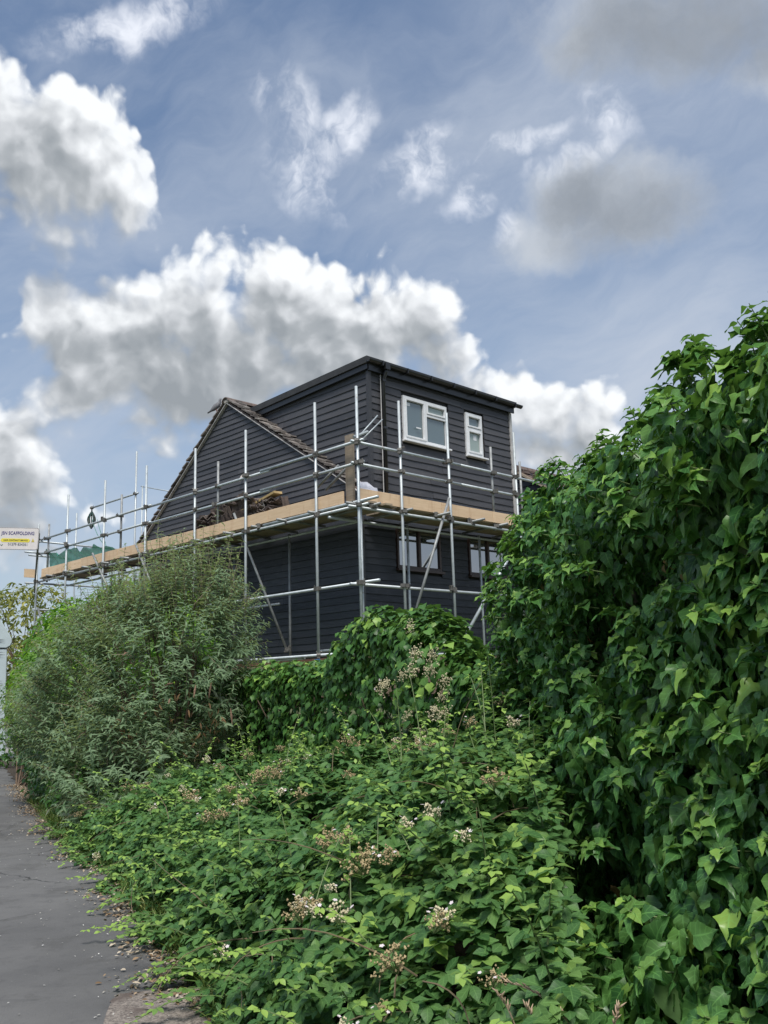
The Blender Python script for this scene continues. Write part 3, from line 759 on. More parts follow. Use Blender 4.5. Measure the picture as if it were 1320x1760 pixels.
# deck boards
def dboard(p0, p1, wdt, z0, z1, along):
    (s0, c), (s1, _) = p0, p1
    t = rnd.uniform(-.008, .008)
    if along == 'b': return MB().boxH(c, c + wdt, s0, s1, z0 + t, z1 + t)
    return MB().boxH(s0, s1, c, c + wdt, z0 + t, z1 + t)
for k in range(5):
    c_ = OA + .12 + k * .205
    s_ = -1.2 + rnd.uniform(-.05, .05) - (0 if k else .0)
    first = True
    while s_ < 13.2:
        L = rnd.choice([3.9, 3.9, 3.0]) if not first else rnd.uniform(2.2, 3.9)
        first = False
        finish(dboard((s_, c_), (min(s_ + L, 13.4), c_), .195, 5.155, 5.195, 'b'), 'deck_board', DECKWOOD, scf); s_ += L + .015
    s_ = -.02 + rnd.uniform(-.04, .04); first = True
    while s_ < 6.5:
        L = rnd.uniform(2.4, 3.9) if first else 3.9
        first = False
        finish(dboard((s_, OB + .12 + k * .205), (min(s_ + L, 6.9), 0), .195, 5.155, 5.195, 'a'), 'deck_board', DECKWOOD, scf); s_ += L + .015
# toe boards
cuts = [-.72, 1.75, 3.62, 5.9, 8.45, 10.6, 13.2]
for i in range(len(cuts) - 1):
    j = rnd.uniform(-.012, .012)
    finish(MB().boxH(OA + .075, OA + .115, cuts[i] + .008, cuts[i + 1] - .008, 5.185 + j, 5.44 + j), 'toe_board', NEWWOOD, scf, bevel=.003)
finish(MB().boxH(OA - .35, OA + .05, 13.42, 13.46, 5.18, 5.44), 'toe_board', NEWWOOD, scf)
cuts = [-1.18, 1.25, 2.98, 6.8]
for i in range(len(cuts) - 1):
    finish(MB().boxH(cuts[i] + .006, cuts[i + 1] - .006, OB + .075, OB + .115, 5.175, 5.425), 'toe_board', NEWWOOD, scf, bevel=.003)
# base boards and plastic tag
tg = finish(MB().boxH(OA - .05, OA - .02, -.05, .09, 2.02, 2.16), 'tag', simple('blue_plastic', (.05, .17, .55), .4), scf)
pole('ledger', [(OA + .3, .4, 2.33), (OA + .25, -1.3, 2.33)]); pole('ledger', [(OA + .12, .6, 2.20), (OA + .12, 5, 2.18)])
finish(MB().boxH(-.9, -.7, -.4, 4.5, 2.05, 2.09), 'deck_board', DECKWOOD, scf)

# loose things on the scaffold
q = onA(601, 800, -1.02)
pk = MB().hexa([H(-1.05, q[1] - .12, 5.05), H(-1.0, q[1] - .12, 5.05), H(-1.0, q[1] + .10, 5.05), H(-1.05, q[1] + .10, 5.05), H(-1.04, q[1] - .12, 6.62), H(-.99, q[1] - .12, 6.62), H(-.99, q[1] + .11, 6.62), H(-1.04, q[1] + .11, 6.62)])
o = pk.obj('plank', GREYWOOD); tag(o, 'weathered grey plank standing upright beside the corner scaffold pole', 'plank')
# white plastic sheet
m_ = MB(); A0 = onB(620, 833, -1.02); A1 = onB(654, 846, -1.02)
grid = [[None] * 4 for _ in range(7)]; vs = []; fs = []
for i in range(7):
    t = i / 6; a_ = A0[0] + (A1[0] - A0[0]) * t; top = (5.57 + .10 * (1 - t)) - .03 * math.sin(t * 9)
    for j in range(4):
        vs.append(H(a_ + rnd.uniform(-.01, .01), -1.08 + j * .06 + rnd.uniform(-.02, .02), 5.2 + (top - 5.2) * (j / 3 if j < 3 else 1)))
for i in range(6):
    for j in range(3): k = i * 4 + j; fs.append((k, k + 1, k + 5, k + 4))
m_.add(vs, fs); o = m_.obj('plastic_sheet', PLY, smooth=True)
md = o.modifiers.new('s', 'SOLIDIFY'); md.thickness = .02
tag(o, 'crumpled pale plastic sheet on the deck right of the corner pole', 'sheet')
# pile of old roof tiles: heaped, uncountable
m_ = MB()
pq0 = onA(352, 880, -.75); pq1 = onA(478, 860, -.75)
def tilebit(c, yaw, pitch, s):
    u = np.array([math.cos(yaw), math.sin(yaw), 0]); v = np.array([-math.sin(yaw) * math.cos(pitch), math.cos(yaw) * math.cos(pitch), math.sin(pitch)]); n_ = np.cross(u, v)
    vs = []
    for k in range(7):
        t = (k / 6 - .5); h = .04 * math.cos(t * 9)
        for (vv, tt) in ((-.5, 0), (.5, 0), (.5, .016), (-.5, .016)):
            vs.append(c + s * (u * t * .3 + v * vv * .3) + n_ * (h + tt))
    fs = []
    for k in range(6):
        for j in range(4): a = k * 4 + j; b = k * 4 + (j + 1) % 4; fs.append((a, b, b + 4, a + 4))
    fs += [(0, 3, 2, 1), (24, 25, 26, 27)]
    m_.add(vs, fs)
HTOP = onA(405, 862, -.75)[2]
for i in range(200):
    t = rnd.random(); bb = pq1[1] + (pq0[1] - pq1[1]) * t
    hmax = (HTOP - 5.26) * (math.sin(math.pi * min(1, .12 + t * .8)) ** .6 if t > .3 else .62)
    zz = 5.26 + rnd.random() ** .8 * hmax
    tilebit(H(rnd.uniform(-.95, -.55) + (zz - 5.2) * .1, bb, zz), AL + rnd.gauss(1.57, .3), rnd.choice([rnd.gauss(.2, .2), rnd.gauss(1.25, .2)]), rnd.uniform(.8, 1.1))
o = m_.obj('roof_tile_pile', TILE); tag(o, 'heap of old brown roof tiles stacked on the scaffold deck', 'tile pile', kind='stuff')
q0 = onA(440, 868, -.72); q1 = onA(478, 848, -.9)
d0 = H(-.72, q0[1] + .5, q0[2] - .12); d1 = H(*q1); dd = (d1 - d0); dd /= np.linalg.norm(dd); sd_ = np.cross(dd, [0, 0, 1]); sd_ /= np.linalg.norm(sd_); up_ = np.cross(sd_, dd)
m_ = MB().hexa([d0 - sd_ * .09, d1 - sd_ * .09, d1 + sd_ * .09, d0 + sd_ * .09, d0 - sd_ * .09 + up_ * .045, d1 - sd_ * .09 + up_ * .045, d1 + sd_ * .09 + up_ * .045, d0 + sd_ * .09 + up_ * .045])
tag(m_.obj('timber_offcut', m_wood('yellow_timber', (.50, .36, .16), (.6, .44, .22), (.3, .2, .1))), 'short yellow timber offcut lying across the tile heap', 'timber')
# debris netting at the far end
NETM, n, b = pmat('green_netting', (.06, .34, .24), .6)
tr = n.node('ShaderNodeBsdfTransparent'); mx = n.node('ShaderNodeMixShader'); mx.inputs[0].default_value = .88
n.l.new(tr.outputs[0], mx.inputs[1]); n.l.new(b.outputs[0], mx.inputs[2]); n.l.new(mx.outputs[0], n.n['Material Output'].inputs[0])
n.put(b.inputs['Base Color'], n.mix(n.lin(n.noise(pos(n), 6, 5), .3, .7), (.04, .26, .18), (.16, .55, .42)))
m_ = MB(); vs = []; fs = []; NB, NZ = 40, 10
for i in range(NB):
    bb = 13.2 - (13.2 - 8.9) * i / (NB - 1)
    hh = .50 * (.55 + .45 * abs(math.sin(i * .23 + 1.2))) * (1 - .75 * i / NB) + .26 + .05 * math.sin(i * 1.1)
    for j in range(NZ):
        t = j / (NZ - 1)
        vs.append(H(-1.10 + .22 * math.sin(t * 3.1) + .05 * math.sin(i * .9 + j), bb, 5.25 + hh * t + .015 * math.sin(i * 2.3 + j * 1.7)))
for i in range(NB - 1):
    for j in range(NZ - 1): k = i * NZ + j; fs.append((k, k + 1, k + NZ + 1, k + NZ))
m_.add(vs, fs); tag(m_.obj('debris_netting', NETM, smooth=True), 'bunched green debris netting behind toe board at far end of scaffold', 'netting')
NETW, n, b = pmat('clear_sheeting', (.6, .64, .68), .5)
tr = n.node('ShaderNodeBsdfTransparent'); mx = n.node('ShaderNodeMixShader'); mx.inputs[0].default_value = .5
n.l.new(tr.outputs[0], mx.inputs[1]); n.l.new(b.outputs[0], mx.inputs[2]); n.l.new(mx.outputs[0], n.n['Material Output'].inputs[0])
m_ = MB(); vs = []; fs = []
for i in range(24):
    t = i / 23
    for j in range(5): vs.append(H(-1.0 + 3.4 * t, 13.25 + .04 * math.sin(i * 1.4 + j), 5.25 + (.95 - .1 * math.sin(t * 6)) * j / 4))
for i in range(23):
    for j in range(4): k = i * 5 + j; fs.append((k, k + 1, k + 6, k + 5))
m_.add(vs, fs); tag(m_.obj('clear_sheeting', NETW, smooth=True), 'translucent pale sheeting hung across the end rails of the scaffold', 'sheeting')
# gin wheel with rope
gw = empty('gin_wheel', H(1.2, gq[1], gz - .3), 'dark pulley wheel with green rope hanging from far guard rail', 'pulley')
c_ = H(1.2, gq[1], gz - .42)
m_ = MB(); vs = []; R1, R2 = .17, .27
for i in range(16):
    t = 2 * math.pi * i / 16; vs += [c_ + np.array([math.cos(t) * .10, -.03, math.sin(t) * .24]), c_ + np.array([math.cos(t) * .10, .03, math.sin(t) * .24]), c_ + np.array([math.cos(t) * .05, .02, math.sin(t) * .15]), c_ + np.array([math.cos(t) * .05, -.02, math.sin(t) * .15])]
fs = []
for i in range(16):
    k = i * 4; l_ = ((i + 1) % 16) * 4
    for j in range(4): fs.append((k + j, k + (j + 1) % 4, l_ + (j + 1) % 4, l_ + j))
DARKROPE = simple('dark_green_rope', (.02, .06, .055), .8); ROPE = simple('green_rope', (.10, .22, .19), .8)
m_.add(vs, fs); finish(m_, 'wheel', RUST, gw)
finish(MB().tube([H(1.2, gq[1], gz - .02), c_ + np.array([0, 0, .25])], .02, 6), 'hook', RUST, gw)
rp = MB()
for k in range(7):
    pts = []
    for i in range(9):
        t = i / 8; pts.append(c_ + np.array([(.115 * math.sin(math.pi * t)) * math.cos(k * .9) + rnd.uniform(-.006, .006), .09 * math.sin(math.pi * t) * math.sin(k * .9), .26 - .52 * t]))
    rp.tube(pts, .016, 6)
finish(rp, 'rope_coil', DARKROPE, gw)
def rope(x1_, y1_, x2_, y2_, sag):
    p = H(*onA(x1_, y1_, 1.2)); q = H(*onA(x2_, y2_, 1.2)); pts = [p + (q - p) * t - np.array([0, 0, sag * 4 * t * (1 - t)]) for t in np.linspace(0, 1, 8)]
    finish(MB().tube(pts, .011, 6), 'rope', ROPE, gw)
rope(158, 892, 179, 935, .12); rope(167, 893, 181, 932, .08); rope(180, 932, 184, 942, .0)

# sign board
sg = empty('scaffold_sign', H(-1.3, 13.5, 5.9), 'white scaffolding company sign with yellow band at far end', 'sign')
sgd = 15.9
def at(px, py, y): d = ray(px, py); return EYE + d * (y / d[1])
s_bl = at(-14, 944, sgd); s_br = at(64.5, 945.5, sgd); s_tr = at(64.5, 908, sgd); s_tl = at(-14, 903, sgd)
ux = (s_br - s_bl); Wd = np.linalg.norm(ux); ux /= Wd; uz = np.array([0, 0, 1.]); uz = uz - (uz @ ux) * ux; uz /= np.linalg.norm(uz); un = np.cross(ux, uz); un = -un if un[1] > 0 else un
Hd = .40
orig = s_bl
SIGNW = simple('sign_white', (.60, .56, .54), .5, 0, .08, 5)
def sgp(u, v, o=0): return orig + ux * u * Wd + uz * v * Hd + un * o
def rrect(r=.035, n=5):
    P_ = []
    for (cx, cy, a0) in ((Wd - r, Hd - r, 0), (r, Hd - r, 90), (r, r, 180), (Wd - r, r, 270)):
        for i in range(n + 1):
            t = math.radians(a0 + 90 * i / n); P_.append((cx + r * math.cos(t), cy + r * math.sin(t)))
    return P_
def plate(P_, o0, o1, name, mat):
    m_ = MB(); n = len(P_)
    m_.add([orig + ux * x + uz * y + un * o0 for x, y in P_] + [orig + ux * x + uz * y + un * o1 for x, y in P_], [tuple(range(n)), tuple(range(n, 2 * n))[::-1]] + [(i, (i + 1) % n, n + (i + 1) % n, n + i) for i in range(n)])
    return finish(m_, name, mat, sg)
plate(rrect(), -.012, 0, 'board', SIGNW)
plate([(.20 * Wd, .34 * Hd), (.79 * Wd, .34 * Hd), (.82 * Wd, .42 * Hd), (.79 * Wd, .50 * Hd), (.20 * Wd, .50 * Hd), (.17 * Wd, .42 * Hd)], .001, .003, 'yellow_band', simple('sign_yellow', (.68, .58, .06), .5, 0, .05))
GREYT = simple('sign_grey', (.2, .21, .24), .5)
border = MB(); rr0 = rrect(.035); 
cen = (Wd / 2, Hd / 2)
P2 = [(cen[0] + (x - cen[0]) * .975, cen[1] + (y - cen[1]) * .955) for x, y in rr0]; P3 = [(cen[0] + (x - cen[0]) * .99, cen[1] + (y - cen[1]) * .98) for x, y in rr0]
n = len(P2); border.add([orig + ux * x + uz * y + un * .002 for x, y in P2 + P3], [(i, (i + 1) % n, n + (i + 1) % n, n + i) for i in range(n)]); finish(border, 'border', GREYT, sg)
def text(s, u, v, size, mat, name='lettering', sx=1.0):
    cu = bpy.data.curves.new(name, 'FONT'); cu.body = s; cu.size = size; cu.align_x = 'CENTER'; cu.align_y = 'CENTER'; cu.offset = .001
    to = bpy.data.objects.new('t', cu); C.objects.link(to)
    me = bpy.data.meshes.new_from_object(to.evaluated_get(bpy.context.evaluated_depsgraph_get())); bpy.data.objects.remove(to)
    p = sgp(u, v, .005)
    # normal faces the viewer
    n_ = np.cross(ux, uz); s_ = 1 if n_ @ un > 0 else -1
    co = np.zeros(len(me.vertices) * 3); me.vertices.foreach_get('co', co); co = co.reshape(-1, 3)
    wv = p + co[:, :1] * ux * sx + co[:, 1:2] * uz - np.array(sg.location)
    me.vertices.foreach_set('co', wv.ravel()); me.materials.clear(); me.materials.append(mat)
    o = bpy.data.objects.new(name, me); C.objects.link(o); o.parent = sg
NAVY = simple('sign_navy', (.08, .07, .22), .5)
text('JSN SCAFFOLDING', .54, .74, .082, NAVY, sx=.86); text('24HR CONTRACT SERVICE', .50, .42, .036, simple('sign_black', (.1, .09, .02), .5)); text('01279 834361', .56, .24, .062, GREYT); 
for u_ in (.10, .88):
    plate([((u_ - .035) * Wd, .36 * Hd), ((u_ + .035) * Wd, .36 * Hd), (u_ * Wd, .52 * Hd)], .001, .003, 'warning_triangle', simple('sign_amber', (.5, .4, .08), .5))
ring = MB().tube([sgp(.20 + .022 * math.cos(t), .24 + .055 * math.sin(t), .004) for t in np.linspace(math.pi, 2 * math.pi, 8)], .004, 5); finish(ring, 'phone_mark', simple('sign_green', (.05, .18, .13), .5), sg)
for v_ in (.3, .75):
    finish(MB().tube([sgp(.99, v_, -.02), H(OA - .05, 13.35, 0) * np.array([1, 1, 0]) + np.array([0, 0, sgp(.99, v_)[2]])], .018, 6), 'fixing', RUST, sg)

# pigeon on the verge: one lofted body
def bird():
    bp = onA(372, 704, -.02); base = H(*bp)
    root = empty('pigeon', base, 'grey pigeon perched on the gable verge just below the ridge', 'bird')
    uxx = np.array([1., .0, 0]); uu = np.array([0, 0, 1.])
    spine = [(-.20, -.10, .012, .03), (-.13, -.05, .022, .035), (-.07, -.005, .05, .05), (-.02, .045, .066, .062), (.035, .09, .06, .055), (.065, .135, .042, .04), (.075, .17, .028, .028), (.078, .20, .03, .03), (.085, .222, .026, .026), (.10, .228, .012, .012), (.125, .222, .004, .004)]
    m_ = MB(); vs = []; n_ = 10
    for i, (x, z, r1, r2) in enumerate(spine):
        a = spine[max(0, i - 1)]; b = spine[min(len(spine) - 1, i + 1)]; d = np.array([b[0] - a[0], 0, b[1] - a[1]]); d /= np.linalg.norm(d)
        nn = np.array([-d[2], 0, d[0]])
        for j in range(n_):
            t = 2 * math.pi * j / n_; vs.append(base + np.array([x, 0, z + .02]) + nn * r1 * math.sin(t) + np.array([0, 1, 0]) * r2 * math.cos(t))
    fs = [(i * n_ + j, i * n_ + (j + 1) % n_, (i + 1) * n_ + (j + 1) % n_, (i + 1) * n_ + j) for i in range(len(spine) - 1) for j in range(n_)]
    fs += [tuple(range(n_)), tuple(range((len(spine) - 1) * n_, len(spine) * n_))[::-1]]
    m_.add(vs, fs); finish(m_, 'body', simple('pigeon_feathers', (.13, .13, .14), .7, 0, .45, 25), root, smooth=True)
    for s_ in (-.02, .02): finish(MB().tube([base + np.array([.0, s_, .03]), base + np.array([.005, s_, -.05])], .007, 5), 'leg', simple('pigeon_leg', (.3, .12, .1), .6), root)
bird()
sp = onA(415.5, 820.5, -.06); c_ = H(-.075, sp[1], sp[2])
m_ = MB(); vs = []
for i in range(7):
    t = i / 6
    for s_ in (-1, 1):
        vs.append(c_ + np.array([-.035 + .075 * t + s_ * .022 * math.sin(math.pi * (t * .8 + .15)), -.02 * math.sin(t * 5), -.09 + .17 * t]))
m_.add(vs, [(2 * i, 2 * i + 1, 2 * i + 3, 2 * i + 2) for i in range(6)]); o = m_.obj('torn_scrap', simple('pale_scrap', (.42, .38, .35), .8)); md = o.modifiers.new('s', 'SOLIDIFY'); md.thickness = .012
tag(o, 'small pale torn scrap caught on the gable boards above the tile heap', 'scrap')

#FOLIAGE#
# ================================================================== foliage helpers
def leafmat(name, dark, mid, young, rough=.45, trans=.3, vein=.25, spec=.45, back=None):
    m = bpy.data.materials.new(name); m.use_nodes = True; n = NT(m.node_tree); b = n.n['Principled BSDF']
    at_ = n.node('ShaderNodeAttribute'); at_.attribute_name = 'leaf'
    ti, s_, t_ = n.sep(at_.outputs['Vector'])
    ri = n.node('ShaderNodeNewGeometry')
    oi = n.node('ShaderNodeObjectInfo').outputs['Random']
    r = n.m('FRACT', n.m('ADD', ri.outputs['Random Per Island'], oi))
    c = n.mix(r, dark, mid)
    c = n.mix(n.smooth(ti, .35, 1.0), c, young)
    # veins: midrib and slanting side veins, paler than the blade
    sa = n.m('ABSOLUTE', s_)
    mid_ = n.smooth(sa, .10, .03)
    side = n.smooth(n.m('ABSOLUTE', n.m('SUBTRACT', n.m('FRACT', n.m('MULTIPLY', n.m('SUBTRACT', t_, n.m('MULTIPLY', sa, .22)), 5.0)), .5)), .12, .03)
    vv_ = n.m('MAXIMUM', mid_, n.m('MULTIPLY', side, .55))
    c = n.mix(n.m('MULTIPLY', vv_, vein), c, tuple(min(1, x * 2.2 + .02) for x in mid))
    sp = n.noise(pos(n), 60, 4, .6)
    c = n.mix(n.m('MULTIPLY', n.smooth(sp, .6, .75), .25), c, tuple(x * .6 for x in dark))
    if back: c = n.mix(ri.outputs['Backfacing'], c, back)
    n.put(b.inputs['Base Color'], c); b.inputs['Roughness'].default_value = rough; b.inputs['Specular IOR Level'].default_value = spec
    n.put(b.inputs['Roughness'], n.lin(sp, .3, .7, rough - .06, rough + .1))
    tr = n.node('ShaderNodeBsdfTranslucent'); n.put(tr.inputs[0], n.mix(1.0, c, (1.5, 1.7, .7, 1), 'MULTIPLY'))
    mx = n.node('ShaderNodeMixShader'); mx.inputs[0].default_value = trans
    n.l.new(b.outputs[0], mx.inputs[1]); n.l.new(tr.outputs[0], mx.inputs[2]); n.l.new(mx.outputs[0], n.n['Material Output'].inputs[0])
    return m
def tmpl(wd, half=1, fold=.15, droop=.2, wave=0., seed=0, asym=0.):
    r_ = np.random.RandomState(seed); n = len(wd); S = np.linspace(-1, 1, 2 * half + 1)
    V = []; A_ = []
    bend = r_.uniform(-.06, .06)
    for i, w_ in enumerate(wd):
        t = i / (n - 1)
        for s_ in S:
            ww = w_ * (1 + asym * r_.uniform(-1, 1) * (abs(s_) == 1))
            x = s_ * ww + bend * math.sin(t * 3)
            z = fold * abs(s_ * ww) - droop * t * t + wave * math.sin(t * 9 + s_ * 2 + seed) * abs(s_)
            V.append((x, t - (.10 * abs(s_) if i == 0 else 0), z)); A_.append((s_, t))
    k = len(S); F_ = [(i * k + j, i * k + j + 1, (i + 1) * k + j + 1, (i + 1) * k + j) for i in range(n - 1) for j in range(k - 1)]
    return np.array(V), np.array(F_), np.array(A_)
def nrmz(v): return v / (np.linalg.norm(v, axis=-1, keepdims=True) + 1e-9)
def frames(nr, tip):
    z = nrmz(nr); y = tip - (tip * z).sum(1, keepdims=True) * z; y = nrmz(y); x = np.cross(y, z)
    return np.stack([x, y, z], 2)   # columns
def np_mesh(name, V, Fq, attr, mat, smooth=True):
    me = bpy.data.meshes.new(name); nv = len(V); nf = len(Fq)
    me.vertices.add(nv); me.vertices.foreach_set('co', V.astype(np.float32).ravel())
    me.loops.add(nf * 4); me.loops.foreach_set('vertex_index', Fq.astype(np.int32).ravel())
    me.polygons.add(nf); me.polygons.foreach_set('loop_start', np.arange(0, nf * 4, 4, dtype=np.int32)); me.polygons.foreach_set('loop_total', np.full(nf, 4, np.int32))
    if smooth: me.polygons.foreach_set('use_smooth', np.ones(nf, bool))
    a = me.attributes.new('leaf', 'FLOAT_VECTOR', 'POINT'); a.data.foreach_set('vector', attr.astype(np.float32).ravel())
    me.update(calc_edges=True); me.materials.append(mat); return me
def scatter(name, T, P, N_, D_, S_, tint, mat, root, nparts=0, part='leaf', Tp=None, kind='stuff'):
    """leaves: the nparts that show largest become parts of their own, the rest one stuff part"""
    o = np.array(root.location); M = frames(N_, D_); idx = np.arange(len(P))
    ti = RS.randint(0, len(T), len(P))
    if nparts:
        rel = P - EYE; dep = rel @ cF; px = np.abs(rel @ cR) / dep * FPX; py = np.abs(rel @ cU) / dep * FPX
        vis = (px < 640) & (py < 860) & (dep > .5)
        facing = -(nrmz(rel) * nrmz(N_)).sum(1)
        key = S_ / dep * np.clip(facing, .2, 1) * (1 if not hasattr(scatter, 'exposed') else scatter.exposed)
        key = np.where(vis, key, -1); order = np.argsort(-key)[:nparts]
        Tq = Tp or T; base = {}
        for i in order:
            b_ = min(2, int(tint[i] * 3)); kk = (ti[i] % len(Tq), b_)
            if kk not in base:
                V, F_, A_ = Tq[kk[0]]; at3 = np.column_stack([np.full(len(V), (b_ + .5) / 3), A_]); base[kk] = np_mesh(part, V, F_, at3, mat)
            ob = bpy.data.objects.new(part, base[kk]); C.objects.link(ob); ob.parent = root
            m4 = np.eye(4); m4[:3, :3] = M[i] * S_[i]; m4[:3, 3] = P[i] - o
            ob.matrix_local = Matrix(m4.tolist())
        keep = np.ones(len(P), bool); keep[order] = False; idx = idx[keep]
    Vs, Fs, As = [], [], []; off = 0
    for k in range(len(T)):
        I = idx[ti[idx] == k]
        if not len(I): continue
        V, F_, A_ = T[k]; nvt = len(V)
        W_ = np.einsum('nij,kj->nki', M[I], V) * S_[I][:, None, None] + (P[I] - o)[:, None, :]
        Vs.append(W_.reshape(-1, 3)); Fs.append((F_[None] + (np.arange(len(I)) * nvt)[:, None, None] + off).reshape(-1, 4))
        at3 = np.zeros((len(I), nvt, 3)); at3[:, :, 0] = tint[I][:, None]; at3[:, :, 1:] = A_[None]; As.append(at3.reshape(-1, 3)); off += nvt * len(I)
    me = np_mesh(name, np.concatenate(Vs), np.concatenate(Fs), np.concatenate(As), mat)
    ob = bpy.data.objects.new(name, me); C.objects.link(ob); ob.parent = root; ob['kind'] = kind
    return ob
def wav(P, f, seed, oct_=3):
    r_ = np.random.RandomState(seed); out = np.zeros(len(P)); a = 1.; tot = 0
    for o_ in range(oct_):
        for k in range(4):
            d = r_.normal(0, 1, 3); d /= np.linalg.norm(d); out += a * np.sin((P @ d) * f * (2 ** o_) * r_.uniform(.7, 1.4) + r_.uniform(0, 6.28)); tot += a * .5
        a *= .6
    return out / tot
def J(n, s): return RS.normal(0, s, (n, 3))
UP = np.array([0, 0, 1.])
BARK = simple('stem_bark', (.13, .09, .06), .85, 0, .35, 20)
GSTEM = simple('green_stem', (.12, .17, .06), .6, 0, .25, 20)
DRYM = simple('dry_stalk', (.42, .31, .21), .85, 0, .3, 30)

# ================================================================== big ivy on the right
ivy = empty('ivy_hedge', (1.7, 4, 0), 'tall dark glossy ivy mass filling the right side beside the brambles', 'ivy')
IVYM = leafmat('ivy_leaf', (.030, .100, .028), (.100, .235, .056), (.29, .46, .085), .36, .34, .40, .4, (.08, .15, .05))
IVS = [([.20, .40, .46, .34, .30, .19, .09, .012], .30, .38), ([.16, .30, .48, .30, .22, .16, .08, .012], .35, .32), ([.22, .34, .37, .35, .28, .19, .08, .012], .25, .50),
       ([.14, .26, .30, .28, .22, .15, .07, .012], .45, .55), ([.30, .50, .56, .48, .38, .24, .10, .012], .18, .25), ([.18, .44, .40, .28, .26, .14, .06, .012], .10, .60)]
IV_T = [tmpl(w_, 1, f_, d_, .08, s * 7 + k, .18) for s in range(2) for k, (w_, f_, d_) in enumerate(IVS)]
IV_P = [tmpl(list(np.interp(np.linspace(0, 1, 11), np.linspace(0, 1, 8), w_)), 2, f_, d_, .07, s * 7 + k, .12) for s in range(2) for k, (w_, f_, d_) in enumerate(IVS)]
def ivy_surface(C0_, C1_, hw, top, s, u, seed, end_round=True, amp=.16):
    """u in 0..1 from the foot of the front face over the top to the back"""
    L = np.linalg.norm(C1_ - C0_); d = (C1_ - C0_) / L; nf = np.array([-d[1], d[0], 0.]); 
    s_ = s * L; cap = np.clip((s_ - (L - hw)) / hw, 0, 1)
    hh = top + 1.5 * np.clip((.30 - s) / .12, 0, 1) - hw * .9 - .25 * cap ** 2  # near end, out of view, raised to cast shade on the brambles
    per = hh + math.pi * hw * .9 + hh * .5
    q = u * per
    ang = np.clip((q - hh) / (hw * .9), 0, math.pi)
    z = np.where(q < hh, q, hh + hw * .9 * np.sin(ang)); z = np.where(ang >= math.pi, hh - (q - hh - math.pi * hw * .9), z)
    off = hw * np.cos(ang) * np.sqrt(np.clip(1 - cap ** 2, .0, 1)) 
    P = C0_[None] + d[None] * s_[:, None] + nf[None] * off[:, None]; P[:, 2] = z
    N_ = nf[None] * np.cos(ang)[:, None] + UP[None] * np.sin(ang)[:, None] + d[None] * (cap ** 2)[:, None] * 1.3
    N_ = nrmz(N_)
    b_ = wav(P, 1.7, seed, 2) * amp + wav(P, 5.5, seed + 1, 2) * amp * .55
    foot = .62 * np.clip(1 - z / 2.1, 0, 1) ** 1.1 * (ang <= 0) * np.clip(1 - (s_ - 5.4) / 1.6, .25, 1)
    return P + N_ * (b_ + foot)[:, None], N_
IC0, IC1 = np.array([2.17, -.2, 0]), np.array([1.28, 7.15, 0])
def make_ivy(n):
    s = RS.rand(n) ** .9; u = RS.rand(n); ft = RS.rand(n) < .24; s = np.where(ft, .2 + .6 * s, s); u = np.where(ft, u * .42, u)
    P, N_ = ivy_surface(IC0, IC1, .5, 2.95, s, u, 3)
    h = wav(P, 5, 21, 2); dep = RS.rand(n) ** 1.1 * .34 + np.clip(-h, 0, 1) * .34
    P = P - N_ * dep[:, None]
    nr = N_ * .85 + UP * .45 + J(n, .38); tip = -UP * 1.0 + N_ * .35 + J(n, .45)
    topm = (N_[:, 2] > .6)[:, None]; tip = np.where(topm, N_ * [1, 1, 0] * .6 - UP * .3 + J(n, .6), tip)
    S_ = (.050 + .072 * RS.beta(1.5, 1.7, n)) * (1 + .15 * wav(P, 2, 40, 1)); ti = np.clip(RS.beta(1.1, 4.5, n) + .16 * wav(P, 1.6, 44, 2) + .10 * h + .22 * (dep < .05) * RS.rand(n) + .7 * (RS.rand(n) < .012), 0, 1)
    return P, nr, tip, S_, ti, dep
P, nr, tip, S_, ti, dep = make_ivy(36000)
# rosettes at shoot tips
def rosettes(C0_, C1_, hw, top, seed, n, umin, umax, out, sz, k=6, smin=0., smax=1.):
    s = RS.uniform(smin, smax, n); u = RS.uniform(umin, umax, n)
    P, N_ = ivy_surface(C0_, C1_, hw, top, s, u, seed)
    ln = RS.uniform(.3, 1, n) * out
    dirn = nrmz(N_ * .8 + UP * .75 + J(n, .3)); Q = P + dirn * ln[:, None]
    ps, ns, ds, ss, ts = [], [], [], [], []; stems = []
    for i in range(n):
        mid_ = (P[i] - N_[i] * .1 + Q[i]) / 2 + N_[i] * .02
        stems.append([P[i] - N_[i] * .15, mid_, Q[i]])
        x = nrmz(np.cross(dirn[i], [.3, .2, .9])); y = np.cross(dirn[i], x); a0 = rnd.random() * 6
        for j in range(k):
            a = a0 + j * 2.4; rad = x * math.cos(a) + y * math.sin(a); f = j / k
            back_ = dirn[i] * (-.6 * ln[i] * (1 - f))
            ps.append(Q[i] + back_ + rad * .008); tipd = rad * (1.1 - .5 * f) + dirn[i] * (.1 + .8 * f) - UP * .45 * (1 - f)
            ns.append(dirn[i] * .8 + UP * .5 - rad * .2 + RS.normal(0, .15, 3)); ds.append(tipd); ss.append(sz * (1.15 - .6 * f) * rnd.uniform(.8, 1.15)); ts.append(min(1, .18 + .75 * f * rnd.uniform(.6, 1.2)))
    return [np.array(v) for v in (ps, ns, ds, ss, ts)] + [stems]
R1 = rosettes(IC0, IC1, .5, 2.86, 3, 480, .04, .60, .12, .085, 7)
R2 = rosettes(IC0, IC1, .5, 2.92, 3, 230, .56, .80, .19, .085, 9, .3, .99)
R3 = rosettes(IC0, IC1, .5, 2.86, 3, 90, .20, .8, .24, .085, 9, .86, 1.0)
stems = R1[5] + R2[5] + R3[5]
